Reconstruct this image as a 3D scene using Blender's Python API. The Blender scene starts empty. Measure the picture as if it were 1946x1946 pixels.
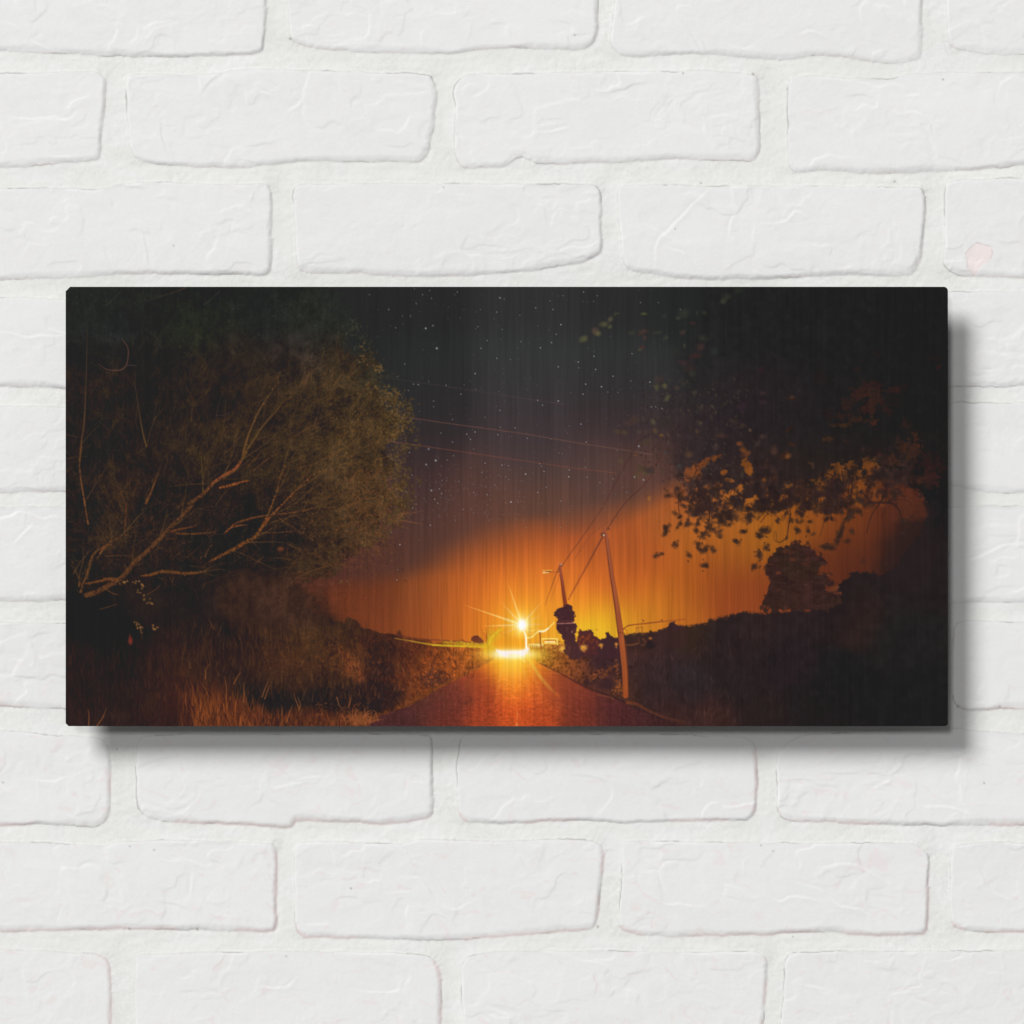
import bpy, math
import numpy as np

# ------------------------------------------------------------------ scale
K = 0.3637e-3            # metres per photo pixel on the wall plane (photo is 1946 px wide)
CAM = 3.2                # camera distance from the wall
STAND = 0.0285           # height of the panel's front face above the wall
SC = bpy.context.scene

# ------------------------------------------------------------------ camera
cam_data = bpy.data.cameras.new('camera')
cam = bpy.data.objects.new('camera', cam_data)
SC.collection.objects.link(cam)
cam.location = (0, -CAM, 0)
cam.rotation_euler = (math.radians(90), 0, 0)
cam_data.sensor_width = 36
cam_data.lens = 36 * CAM / (1946 * K)
cam_data.clip_start = 0.1
cam_data.clip_end = 100
SC.camera = cam

# ------------------------------------------------------------------ world and lamps
world = bpy.data.worlds.new('World')
SC.world = world
world.use_nodes = True
bg = world.node_tree.nodes['Background']
bg.inputs[0].default_value = (1.0, 1.0, 1.0, 1)
bg.inputs[1].default_value = 0.128

def softbox(name, tx, tz, dist, size, power, col=(1, 1, 1)):
    d = bpy.data.lights.new(name, 'AREA')
    d.shape = 'DISK'; d.size = size; d.energy = power; d.color = col
    o = bpy.data.objects.new(name, d)
    SC.collection.objects.link(o)
    n = math.sqrt(1 + tx * tx + tz * tz)
    o.location = (-tx / n * dist, -dist / n, tz / n * dist)
    from mathutils import Vector
    o.rotation_euler = Vector((tx, 1, -tz)).to_track_quat('-Z', 'Y').to_euler()
    return o

softbox('key_softbox', 0.76, 0.83, 40.0, 15.0, 16700)
softbox('front_softbox', 0.18, 0.215, 40.0, 5.7, 3240)

SC.view_settings.view_transform = 'Standard'
SC.view_settings.look = 'None'
SC.view_settings.exposure = 0
SC.view_settings.gamma = 1
SC.render.engine = 'CYCLES'

# ------------------------------------------------------------------ helpers
def tag(o, label=None, cat=None, kind=None):
    if label: o['label'] = label
    if cat: o['category'] = cat
    if kind: o['kind'] = kind

def grid_mesh(name, xs, zs, Y, col, attr):
    """xs, zs: 2-D world positions (rows x cols), Y: depth, col: linear rgb per vertex"""
    H, W = xs.shape
    me = bpy.data.meshes.new(name)
    n = H * W
    me.vertices.add(n)
    co = np.empty((n, 3), np.float32)
    co[:, 0] = xs.ravel(); co[:, 1] = Y.ravel(); co[:, 2] = zs.ravel()
    me.vertices.foreach_set('co', co.ravel())
    idx = np.arange(n, dtype=np.int32).reshape(H, W)
    q = np.stack([idx[:-1, :-1], idx[1:, :-1], idx[1:, 1:], idx[:-1, 1:]], -1).reshape(-1, 4)
    me.loops.add(q.size); me.polygons.add(len(q))
    me.loops.foreach_set('vertex_index', q.ravel())
    me.polygons.foreach_set('loop_start', np.arange(0, q.size, 4, dtype=np.int32))
    me.update(calc_edges=True)
    a = me.color_attributes.new(attr, 'FLOAT_COLOR', 'POINT')
    c4 = np.ones((n, 4), np.float32); c4[:, :3] = col.reshape(-1, 3)
    a.data.foreach_set('color', c4.ravel())
    me.shade_smooth()
    return me

def link(name, me, parent=None, mat=None):
    o = bpy.data.objects.new(name, me)
    SC.collection.objects.link(o)
    if parent: o.parent = parent
    if mat: me.materials.append(mat)
    return o

def lin(c):
    c = np.clip(np.asarray(c, np.float64), 0, 1)
    return np.where(c <= 0.04045, c / 12.92, ((c + 0.055) / 1.055) ** 2.4)

def hx(s):
    s = s.lstrip('#')
    return np.array([int(s[i:i + 2], 16) / 255 for i in (0, 2, 4)])

def vnoise(X, Y, sx, sy, seed):
    """smooth value noise sampled at arbitrary coordinates, range about -1..1"""
    r = np.random.RandomState(seed).rand(256, 256) * 2 - 1
    u = X / sx + 1000.37; v = Y / sy + 1000.91
    iu = np.floor(u).astype(int); iv = np.floor(v).astype(int)
    fu = u - iu; fv = v - iv
    fu = fu * fu * fu * (fu * (fu * 6 - 15) + 10); fv = fv * fv * fv * (fv * (fv * 6 - 15) + 10)
    a = r[iv & 255, iu & 255]; b = r[iv & 255, (iu + 1) & 255]
    c = r[(iv + 1) & 255, iu & 255]; d = r[(iv + 1) & 255, (iu + 1) & 255]
    return (a * (1 - fu) + b * fu) * (1 - fv) + (c * (1 - fu) + d * fu) * fv

def fbm(X, Y, s, seed, oct=4, ax=1.0, gain=0.5):
    o = 0; amp = 1; t = 0
    for k in range(oct):
        o = o + amp * vnoise(X, Y, s * ax, s, seed + k * 17)
        t += amp; amp *= gain; s *= 0.5
    return o / t

def sstep(a, b, x):
    t = np.clip((x - a) / (b - a), 0, 1)
    return t * t * (3 - 2 * t)

def catmull(pts, n=5, closed=True):
    p = np.array(pts, float); N = len(p); out = []
    for i in range(N if closed else N - 1):
        if closed:
            p0, p1, p2, p3 = p[(i - 1) % N], p[i], p[(i + 1) % N], p[(i + 2) % N]
        else:
            p0, p1, p2, p3 = p[max(i - 1, 0)], p[i], p[i + 1], p[min(i + 2, N - 1)]
        L = np.linalg.norm(p2 - p1) + 1e-6
        m1 = (p2 - p0) / (np.linalg.norm(p2 - p0) + 1e-6) * L
        m2 = (p3 - p1) / (np.linalg.norm(p3 - p1) + 1e-6) * L
        for k in range(n):
            t = k / n
            out.append((2 * t**3 - 3 * t**2 + 1) * p1 + (t**3 - 2 * t**2 + t) * m1
                       + (-2 * t**3 + 3 * t**2) * p2 + (t**3 - t**2) * m2)
    if not closed: out.append(p[-1])
    return np.array(out)

def sdf(X, Y, poly):
    """signed distance, positive inside"""
    d2 = np.full(X.shape, 1e12); ins = np.zeros(X.shape, bool)
    A = poly; B = np.roll(poly, -1, 0)
    for (ax, ay), (bx, by) in zip(A, B):
        ex, ey = bx - ax, by - ay
        l2 = ex * ex + ey * ey
        if l2 < 1e-9: continue
        wx, wy = X - ax, Y - ay
        t = np.clip((wx * ex + wy * ey) / l2, 0, 1)
        d2 = np.minimum(d2, (wx - ex * t) ** 2 + (wy - ey * t) ** 2)
        if ay != by:
            c = ((ay > Y) != (by > Y)) & (X < ex * (Y - ay) / (by - ay) + ax)
            ins ^= c
    d = np.sqrt(d2)
    return np.where(ins, d, -d)

# ================================================================== BRICK WALL
BR = [  # brick outlines read off the wall, in photo pixels
 [(507,0),(507,-60),(480,-76),(-60,-76),(-75,-60),(-75,85),(-60,96),(0,96.5),(62,98.6),(145,103),(228,107),(290,107),(393,107),(470,102),(497,97),(502,85),(505,40)],
 [(547,0),(551,54),(555,74),(565,82),(580,88),(621,95),(704,99),(800,102),(827,102.5),(874,99.6),(903,95),(972,90.6),(1026,93.5),(1091,95),(1120,89),(1133,74),(1137,47),(1136,0),(1135,-60),(1120,-76),(560,-76),(545,-60)],
 [(1170,0),(1165.5,36),(1160,72),(1164,89),(1182,103),(1207,107.6),(1280,105),(1338,103),(1400,108.5),(1450,112),(1500,112),(1554,105),(1600,108),(1634,113),(1701,120),(1735,115),(1750,107),(1751,33),(1753,0),(1752,-60),(1740,-76),(1190,-76),(1173,-60)],
 [(1798,0),(1800.6,50),(1803,78.6),(1810,88),(1822,93.6),(1868,100),(1946,104),(2350,104),(2370,90),(2372,-60),(2350,-76),(1815,-76),(1798,-60)],
 [(-370,140),(0,139),(124,137),(178,137),(192.5,143),(201,157),(199,199),(192.5,257),(190,290),(182,304),(124,308.5),(62,315),(0,320),(-200,318),(-360,315),(-378,300),(-380,155)],
 [(240,150),(240,186),(244,248),(248.5,281.6),(265,302),(311,313),(393,318),(476,317),(538,310),(580,306),(662,307),(700,307),(772,306),(798,306),(809,295),(819.6,268),(827,217),(829,181),(825,156),(816,143),(772,139.5),(704,137.5),(600,134),(497,132),(447,133),(414,142),(290,142),(250,143)],
 [(870,156),(862,174),(865,199),(863,254),(865,290),(874,310),(888,319),(961,316),(968,311),(978,304),(992,299),(1004,304),(1026,311.6),(1135,309),(1243,303.6),(1300,301),(1330,303),(1380,305),(1427,305),(1437,298),(1444,277),(1442,200),(1439,150),(1430,142),(1333,135),(1280,136),(1135,137),(990,139.5),(888,143)],
 [(1503,147),(1497,158),(1496.6,200),(1498,301),(1504,321),(1517,328),(1567,323),(1634,329),(1735,328),(1835,324),(1902,318),(1946,313),(2060,314),(2075,300),(2078,160),(2060,142),(1946,139),(1868,139),(1735,140),(1684,150),(1601,147),(1517,144.5)],
 [(476,351),(507,352),(515,373),(516,455),(513.5,512),(497,522.6),(447,522),(373,521),(248,521),(124,528),(0,531),(-60,530),(-78,515),(-78,375),(-62,360),(0,359),(124,358),(186,360),(228,350),(290,346),(393,350)],
 [(562,355),(557,385),(561,455),(565,497),(575,515),(642,521),(683,517.6),(700,520),(790,526),(881,523.5),(990,516),(1091,502),(1127,489),(1143,474.6),(1144,435),(1142,380),(1135,357),(1117,351),(1008,350),(800,349),(700,348.5),(621,351),(580,351)],
 [(1187,353.5),(1176,360),(1174.6,398),(1180,453),(1184,496),(1196,513),(1243,522),(1298,529),(1367,531),(1430,530),(1500,528),(1634,523),(1728,521.7),(1743,508),(1753,468),(1758,401),(1755,368),(1745,358),(1634,356),(1534,354),(1350,353),(1260,352)],
 [(1802,348),(1796,368),(1795,451),(1793,495),(1801,511),(1821,521),(1855,526),(1946,527),(2350,527),(2372,510),(2372,360),(2350,340),(1946,338),(1868,341)],
 [(-380,572),(0,566),(60,567),(124,570),(180,572),(198,585),(203,650),(198,720),(180,736),(60,736),(0,735),(-370,733),(-390,715),(-392,590)],
 [(245,590),(250,715),(270,734),(400,740),(600,736),(800,733),(815,715),(818,590),(800,572),(500,566),(262,570)],
 [(870,590),(868,715),(885,734),(1100,737),(1420,733),(1438,715),(1440,590),(1422,570),(1100,568),(885,570)],
 [(1495,575),(1490,600),(1492,715),(1510,733),(1750,735),(1840,735),(1946,733),(2060,733),(2078,715),(2078,575),(2060,557),(1946,556),(1840,554),(1700,556),(1515,560)],
 [(-60,775),(0,772),(62,772),(124,773),(480,775),(505,785),(512,810),(512,910),(500,932),(300,940),(124,934),(0,936),(-60,934),(-78,915),(-78,795)],
 [(560,790),(562,915),(580,935),(850,940),(1110,932),(1135,915),(1138,795),(1120,775),(800,772),(580,775)],
 [(1178,790),(1180,915),(1195,932),(1450,940),(1735,932),(1752,915),(1755,795),(1740,775),(1450,772),(1195,775)],
 [(1790,785),(1788,800),(1790,905),(1800,920),(1830,925),(1870,933),(1910,936),(1946,937),(2350,936),(2372,915),(2372,790),(2350,768),(1946,766),(1850,765),(1805,768)],
 [(-380,970),(0,964),(124,964),(185,966),(200,980),(208,1050),(205,1120),(190,1138),(124,1140),(60,1144),(0,1142),(-370,1140),(-390,1120),(-392,990)],
 [(255,985),(255,1120),(275,1140),(540,1146),(790,1138),(812,1120),(815,985),(795,966),(540,962),(275,966)],
 [(865,985),(868,1120),(885,1140),(1150,1146),(1420,1138),(1440,1120),(1442,985),(1425,966),(1150,962),(885,966)],
 [(1485,985),(1485,1120),(1500,1140),(1700,1146),(1830,1145),(1946,1143),(2060,1143),(2078,1125),(2078,985),(2060,966),(1946,962),(1870,960),(1800,966),(1500,966)],
 [(-60,1186),(0,1182),(90,1184),(300,1182),(500,1184),(520,1200),(525,1260),(520,1325),(500,1342),(124,1347),(60,1345),(0,1342),(-60,1345),(-78,1325),(-78,1205)],
 [(565,1200),(565,1325),(585,1345),(850,1350),(1120,1342),(1145,1325),(1148,1200),(1130,1182),(850,1178),(585,1182)],
 [(1190,1200),(1190,1325),(1205,1345),(1450,1350),(1735,1342),(1765,1325),(1768,1200),(1750,1182),(1450,1178),(1205,1182)],
 [(1812,1200),(1811,1260),(1812,1325),(1818,1340),(1835,1348),(1860,1350),(1900,1346),(1946,1347),(2350,1347),(2372,1330),(2372,1200),(2350,1182),(1946,1184),(1880,1181),(1835,1180),(1818,1187)],
 [(-370,1385),(0,1388),(50,1392),(101,1397),(181,1402),(199,1409),(208,1433),(210,1491),(208,1545),(199,1561),(181,1570),(72,1566),(0,1570),(-370,1570),(-390,1550),(-392,1405)],
 [(268,1404),(259,1426),(260,1509),(264.5,1538),(282,1553),(311,1559),(362,1564),(440,1566),(507,1571),(553,1571),(562,1560),(600,1559),(700,1565),(722,1567),(769,1561.6),(806,1558),(820,1550),(823,1520),(822,1436),(820,1415),(813,1399),(700,1395),(400,1396),(285,1397)],
 [(875,1404),(869,1454),(871,1538),(882,1558),(903,1563),(976,1565),(1048,1560),(1121,1560),(1193,1563),(1350,1560),(1400,1559),(1424,1556),(1435,1540),(1439,1480),(1437,1430),(1432,1413),(1414,1401),(1200,1396),(890,1397)],
 [(1511,1404),(1492,1416),(1478,1436),(1477,1496),(1479,1543),(1494,1556),(1534,1560),(1634,1565),(1768,1568),(1946,1568),(2060,1568),(2078,1550),(2078,1415),(2060,1398),(1946,1396),(1870,1389),(1801,1384.5),(1650,1390),(1540,1396)],
 [(0,1601),(91,1601),(192,1607),(225,1600),(326,1596),(435,1600),(514,1603),(525,1618),(527,1654),(524.6,1708),(525,1755),(518,1768),(471,1769),(362,1767),(246,1764.5),(145,1768),(0,1770),(-60,1770),(-78,1750),(-78,1620),(-62,1602)],
 [(576,1600),(564,1610),(560,1636),(560,1708),(561.6,1762),(576,1780),(616,1781),(700,1784),(795,1785),(867,1786),(976,1777),(1121,1765.6),(1133,1757),(1139,1708),(1146,1654),(1146,1618),(1128,1597),(1012,1596),(952,1598),(870,1596),(795,1596),(755,1604),(720,1603),(650,1600)],
 [(1193,1600),(1182,1608),(1181,1654),(1177,1744),(1179,1762),(1201,1773),(1266,1779),(1350,1777),(1450,1777),(1500,1773),(1567,1771),(1590,1770),(1618,1775),(1748,1776),(1761,1764),(1764,1680),(1765,1630),(1755,1615),(1728,1603),(1567,1602),(1400,1601),(1300,1600)],
 [(1821,1606),(1808,1614),(1806,1680),(1808,1747),(1815,1761),(1838,1769),(1946,1771),(2350,1771),(2372,1755),(2372,1620),(2350,1602),(1946,1601),(1870,1601)],
 [(0,1804),(60,1806),(127,1810),(181,1813),(203,1824),(210,1853),(210,1946),(205,1970),(185,1985),(-370,1985),(-390,1970),(-392,1820),(-370,1805)],
 [(290,1813),(261,1817),(258,1840),(257,1946),(260,1970),(280,1985),(820,1985),(840,1970),(838,1946),(838,1871),(831,1835),(809,1816),(700,1810),(500,1808)],
 [(903,1814),(883,1824),(876,1853),(880,1946),(885,1970),(905,1985),(1430,1985),(1450,1970),(1450,1946),(1455,1881),(1457,1831),(1447,1815),(1427,1808),(1350,1809),(1121,1807),(940,1808)],
 [(1511,1811),(1492,1824),(1490,1881),(1484,1946),(1488,1970),(1505,1985),(2060,1985),(2078,1970),(2078,1820),(2060,1806),(1946,1806),(1795,1807),(1668,1807.5)],
]
def synth(x0, x1, y0, y1, rs):
    j = lambda: rs.uniform(-4, 4)
    xs = [x0 + 22, (x0 * 3 + x1) / 4, (x0 + x1) / 2, (x0 + x1 * 3) / 4, x1 - 22]
    return ([(x, y0 + j()) for x in xs] + [(x1 - 3, y0 + 12), (x1 + j(), (y0 + y1) / 2), (x1 - 3, y1 - 12)]
            + [(x, y1 + j()) for x in xs[::-1]] + [(x0 + 3, y1 - 12), (x0 + j(), (y0 + y1) / 2), (x0 + 3, y0 + 12)])
rs = np.random.RandomState(5)
rows = [(-76, 105, 0), (140, 312, 1), (352, 524, 0), (568, 735, 1), (773, 935, 0), (965, 1142, 1),
        (1183, 1346, 0), (1398, 1567, 1), (1601, 1770, 0), (1808, 1985, 1)]
for ya, yb, odd in rows:                       # courses continue to the sides
    for k in (-2, -1, 4, 5):
        o = -395 if odd else -75
        if odd and k == -1: k = -1
        x0 = o + k * 622
        if odd and k == 4: x0 = 2125
        if not odd and k == 4: x0 = 2415
        if k == 5: x0 = (2125 if odd else 2415) + 622
        x1 = x0 + 572
        if x1 > (-400 if odd else -85) and x0 < 1900: continue
        BR.append(synth(x0, x1, ya, yb, rs))
for r in (-3, -2, -1, 10, 11, 12):             # and above and below
    ya = -76 + (r + 1 - 1) * 209 if r < 0 else 1808 + (r - 9) * 209
    if r < 0: ya = -76 + r * 209
    for k in range(-2, 6):
        x0 = (-395 if r % 2 else -75) + k * 622
        BR.append(synth(x0, x0 + 575, ya, ya + 173, rs))

def axis(step, lo, hi, ext):
    a = list(np.arange(lo, hi + step, step)); s = step
    p = a[-1]; up = []
    while p < hi + ext:
        s = min(s * 1.12, 13); p += s; up.append(p)
    s = step; p = lo; dn = []
    while p > lo - ext:
        s = min(s * 1.12, 13); p -= s; dn.append(p)
    return np.array(dn[::-1] + a + up)

gx = axis(1.9, -24, 1970, 760)
gy = axis(1.9, -24, 1970, 560)
GX, GY = np.meshgrid(gx, gy)
WX = GX + 1.5 * vnoise(GX, GY, 26, 26, 3) + 0.8 * vnoise(GX, GY, 8, 8, 4)
WY = GY + 1.5 * vnoise(GX, GY, 30, 20, 7) + 0.8 * vnoise(GX, GY, 8, 8, 8)
D = np.full(GX.shape, -60.0)      # distance inside the nearest brick
ABOVE = np.zeros(GX.shape)        # closeness to the top edge of the brick underneath
BEV = np.full(GX.shape, 4.0)      # bevel width
TONE = np.zeros(GX.shape)
for bi, b in enumerate(BR):
    poly = catmull(b, 4)
    x0, y0 = poly.min(0) - 46; x1, y1 = poly.max(0) + 46
    i0, i1 = np.searchsorted(gy, [y0, y1]); j0, j1 = np.searchsorted(gx, [x0, x1])
    if i1 - i0 < 2 or j1 - j0 < 2: continue
    sl = (slice(i0, i1), slice(j0, j1))
    d = sdf(WX[sl], WY[sl], poly)
    gyv = np.gradient(d, gy[i0:i1], axis=0); gxv = np.gradient(d, gx[j0:j1], axis=1)
    new = d > D[sl]
    # bevel: broad underneath and to the right, tight on top
    n = np.sqrt(gyv**2 + gxv**2) + 1e-6
    dn = np.clip(-gyv / n, -1, 1); rt = np.clip(-gxv / n, -1, 1)
    w = 3.5 + 7.5 * np.clip(dn, 0, 1) + 4.0 * np.clip(rt, 0, 1)
    w = w * (1 + 0.45 * vnoise(GX[sl], GY[sl], 90, 90, 30 + bi))
    BEV[sl] = np.where(new, w, BEV[sl])
    TONE[sl] = np.where(new & (d > -1), rs.uniform(-1, 1), TONE[sl])
    D[sl] = np.maximum(D[sl], d)
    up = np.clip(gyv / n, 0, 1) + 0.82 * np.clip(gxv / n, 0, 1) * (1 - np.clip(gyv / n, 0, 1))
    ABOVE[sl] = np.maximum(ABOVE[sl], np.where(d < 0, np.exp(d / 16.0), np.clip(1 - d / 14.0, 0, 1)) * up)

inb = sstep(-0.8, 0.8, D)
t = np.clip(D / BEV, 0, 1)
prof = 1 - (1 - t) ** 1.7
hb = 0.95e-3 * (1 + 0.35 * vnoise(GX, GY, 260, 120, 60))
mort = 0.99 * ABOVE + (1 - ABOVE) * 0.10 * vnoise(GX, GY, 34, 20, 62) + 0.06 * vnoise(GX, GY, 11, 9, 63) + 0.035 * vnoise(GX, GY, 4, 4, 65)
base = 0.04e-3 * vnoise(GX, GY, 9, 9, 64)
# relief on the faces: broad undulation, torn ledges and fine crumble
X2 = GX + 26 * vnoise(GX, GY, 70, 50, 70) + 9 * vnoise(GX, GY, 22, 18, 71)
Y2 = GY + 22 * vnoise(GX, GY, 70, 50, 72) + 9 * vnoise(GX, GY, 22, 18, 73)
n1 = vnoise(X2, Y2, 95, 60, 74); n2 = vnoise(X2, Y2, 48, 34, 75); n3 = vnoise(X2, Y2, 24, 19, 78)
m1 = sstep(0.0, 0.5, vnoise(GX, GY, 110, 70, 76)); m2 = sstep(0.05, 0.6, vnoise(GX, GY, 80, 60, 77)); m3 = sstep(0.0, 0.6, vnoise(GX, GY, 90, 55, 79))
face = (0.12e-3 * fbm(GX, GY, 70, 80, 3, 1.4) + 0.12e-3 * fbm(X2, Y2, 22, 81, 4) * sstep(-.5, .6, vnoise(GX, GY, 150, 90, 83))
        + 0.12e-3 * np.tanh(n1 / 0.05) * m1 + 0.10e-3 * np.tanh(n2 / 0.07) * m2 + 0.06e-3 * np.tanh(n3 / 0.10) * m3
        + 0.022e-3 * vnoise(GX, GY, 5, 4, 82))
along = 0.5 + 0.5 * vnoise(GX, GY, 38, 38, 90)
gro = np.exp(-((D + 0.3) / 1.25) ** 2) * (0.25 + 0.75 * sstep(0.25, 0.8, along))
rim = -0.16e-3 * np.exp(-((D + 3.5) / 4.5) ** 2) * (0.6 + 0.5 * vnoise(GX, GY, 60, 60, 66))
Hh = rim + hb * np.where(D > 0, prof + (1 - prof) * np.clip(mort, 0, 1), mort) + sstep(-0.5, 6, D) * face + (1 - inb) * base * 1.3 - 0.09e-3 * gro * (1 - ABOVE)
# paint chip low on the brick at the right
chip = catmull([(1835,482),(1845,470),(1856,461),(1868,464),(1882,467),(1885,480),(1880,493),(1868,503),(1860,512),(1853,527),(1845,517),(1838,508),(1839,495)], 1)
cd = sdf(WX, WY, chip) if False else None
i0, i1 = np.searchsorted(gy, [440, 545]); j0, j1 = np.searchsorted(gx, [1815, 1905])
cd = np.full(GX.shape, -50.0); cd[i0:i1, j0:j1] = sdf(WX[i0:i1, j0:j1], WY[i0:i1, j0:j1], chip)
chipm = sstep(-0.8, 0.8, cd)
Hh = Hh - 0.16e-3 * chipm
# long hand-placed ledges seen on the faces
def ledge(pts, amp=0.15e-3, w=1.6):
    global Hh
    p = catmull(pts, 5, False)
    x0, y0 = p.min(0) - 14; x1, y1 = p.max(0) + 14
    i0, i1 = np.searchsorted(gy, [y0, y1]); j0, j1 = np.searchsorted(gx, [x0, x1])
    X, Y = WX[i0:i1, j0:j1], WY[i0:i1, j0:j1]
    best = np.full(X.shape, 1e9); side = np.zeros(X.shape); tt = np.zeros(X.shape)
    for k in range(len(p) - 1):
        a, b = p[k], p[k + 1]; e = b - a; l2 = e @ e + 1e-9
        t = np.clip(((X - a[0]) * e[0] + (Y - a[1]) * e[1]) / l2, 0, 1)
        dx, dy = X - a[0] - e[0] * t, Y - a[1] - e[1] * t
        dd = np.hypot(dx, dy); s = np.sign(e[0] * dy - e[1] * dx)
        m = dd < best
        best = np.where(m, dd, best); side = np.where(m, s, side); tt = np.where(m, (k + t) / (len(p) - 1), tt)
    fade = np.sin(np.pi * np.clip(tt, 0.02, 0.98)) ** 0.5
    Hh[i0:i1, j0:j1] += amp * np.tanh(side * best / w) * np.exp(-(best / 7.0) ** 2) * fade
for L in [[(2,37),(35,52),(60,78),(90,90),(115,100)], [(1285,27),(1310,62),(1330,95),(1352,105)], [(1300,40),(1330,75),(1345,100)],
          [(20,145),(45,165),(65,190),(85,212)], [(305,235),(308,262),(318,290)], [(545,212),(565,200),(575,188)], [(495,170),(515,182)],
          [(430,140),(400,155),(385,175)], [(960,318),(972,302),(990,293),(1005,300),(1012,312)], [(1020,250),(1050,247),(1080,240)],
          [(1243,512),(1250,460),(1275,432),(1310,395),(1350,357)], [(1520,65),(1545,58),(1570,70)], [(1690,155),(1715,165)], [(1720,182),(1745,180)],
          [(1710,215),(1740,212),(1765,235),(1770,252)], [(1450,425),(1490,420),(1512,402),(1540,416)], [(1385,450),(1388,420),(1400,405)],
          [(1270,470),(1300,480),(1320,505)], [(0,632),(28,633),(48,640),(78,637),(100,638),(124,636)], [(1800,702),(1830,700),(1860,706),(1900,700)],
          [(1800,1082),(1850,1062),(1900,1040),(1946,1030)], [(22,1036),(52,1006),(58,998)], [(750,1605),(770,1618),(785,1636),(800,1640)],
          [(770,1665),(800,1670),(830,1710),(860,1728),(900,1710)], [(950,1600),(985,1625),(1000,1650),(1020,1672)], [(362,1700),(366,1660)],
          [(1508,1675),(1560,1690),(1590,1718),(1640,1730),(1665,1758)], [(1560,1648),(1620,1640),(1660,1660),(1690,1675)],
          [(1655,1500),(1680,1487),(1692,1484)], [(1760,1532),(1800,1533),(1845,1546)], [(360,1730),(330,1718),(300,1712)],
          [(1460,1700),(1480,1712),(1500,1703),(1560,1712)], [(930,1915),(960,1925),(990,1946)], [(1200,120),(1190,110)], [(380,440),(395,460),(400,470)],
          [(270,440),(280,480),(284,510)], [(195,478),(205,492)], [(1860,1650),(1880,1690),(1925,1712)], [(1530,1870),(1570,1880)], [(490,1875),(540,1877),(560,1860)]]:
    ledge(L)

# colour: dry white paint, creamier in the mortar, brick pink where the paint is thin
col = np.empty(GX.shape + (3,))
mix = vnoise(GX, GY, 120, 60, 100) * 0.5 + vnoise(GX, GY, 30, 22, 101) * 0.5
brick = np.array([0.806, 0.805, 0.800]); cream = np.array([0.778, 0.779, 0.746])
cr = np.clip((1 - inb) * (0.68 + 0.7 * mix) + inb * sstep(-0.1, 0.8, mix + 0.3 * vnoise(GX, GY, 9, 7, 102)) * 0.45, 0, 1)[..., None]
col[:] = brick * (1 - cr) + cream * cr
col *= (1 + 0.006 * TONE + 0.006 * vnoise(GX, GY, 6, 5, 103) + 0.004 * vnoise(GX, GY, 16, 12, 104))[..., None]
grain = vnoise(GX, GY, 2.6, 2.6, 105)
col *= (1 - 0.055 * (1 - inb) * sstep(0.0, 0.9, grain) * sstep(-.5, .5, vnoise(GX, GY, 50, 40, 106)) - 0.010 * inb * sstep(.2, .9, grain) + 0.012 * (1 - inb) * sstep(0.2, 0.9, -grain))[..., None]
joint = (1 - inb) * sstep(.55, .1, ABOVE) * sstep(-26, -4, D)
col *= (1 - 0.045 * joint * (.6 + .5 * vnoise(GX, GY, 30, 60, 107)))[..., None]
low = sstep(1000, 1600, GY) * 0.9 + 0.25
pk = np.exp(-((D - 1.5) / 3.0) ** 2) * sstep(4.5, 7.5, BEV) * sstep(0.1, 0.6, vnoise(GX, GY, 55, 40, 110) + 0.15 + 0.35 * sstep(1300, 1500, GY)) * low
pk = np.clip(pk + 0.35 * inb * sstep(0.62, 1.0, vnoise(X2, Y2, 26, 12, 111) + 0.3 * vnoise(X2, Y2, 8, 6, 112)) * low, 0, 0.75)[..., None]
col = col * (1 - pk) + col * np.array([1.0, 0.865, 0.855]) * pk
c = chipm[..., None]; col = col * (1 - c) + np.array([0.85, 0.765, 0.75]) * c
# patchy paint cracks between brick and mortar, plus a continuous painted line of edge shade
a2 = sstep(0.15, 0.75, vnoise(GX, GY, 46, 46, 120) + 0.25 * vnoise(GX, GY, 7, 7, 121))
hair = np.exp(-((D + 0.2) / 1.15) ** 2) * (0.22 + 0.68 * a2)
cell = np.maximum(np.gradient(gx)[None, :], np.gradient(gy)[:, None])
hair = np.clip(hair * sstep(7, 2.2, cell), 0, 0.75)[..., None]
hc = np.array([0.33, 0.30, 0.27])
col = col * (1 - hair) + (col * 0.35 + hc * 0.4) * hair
edge = np.exp(-(np.abs(cd) / 1.2) ** 2) * (0.15 + 0.45 * sstep(0, .6, vnoise(GX, GY, 9, 9, 124)))
edge = np.where(cd > -40, edge, 0)[..., None]
col = col * (1 - edge) + np.array([0.50, 0.40, 0.38]) * edge
for (x, y, r) in [(1092,67,1.6),(843,356,1.6),(330,467,1.4),(1792,151,1.8),(1431,141,2.6),(1298,139,1.8),(6,1487,1.6),(293,1615,1.6),(667,1688,2),
                  (1870,1488,1.8),(1446,1606,1.6),(1469,1617,1.5),(1283,435,1.4),(1507,1780,1.5),(544,1817,1.5),(1332,348,1.8),(1820,1343,2.2),(247,1608,1.5),(1900,1343,1.6),
                  (222,1424,1.6),(1136,1761,2.4),(246,1765,2.4),(375,1766,2.6),(552,74,2.6),(1700,345,2.2)]:
    g = np.exp(-((GX - x) ** 2 + (GY - y) ** 2) / (r * r))[..., None]
    col = col * (1 - 0.75 * g) + np.array([0.25, 0.21, 0.18]) * 0.75 * g

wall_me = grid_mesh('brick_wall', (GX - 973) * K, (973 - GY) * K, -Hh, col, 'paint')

def nt(name):
    m = bpy.data.materials.new(name); m.use_nodes = True
    t = m.node_tree; return m, t, t.nodes['Principled BSDF']

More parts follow.
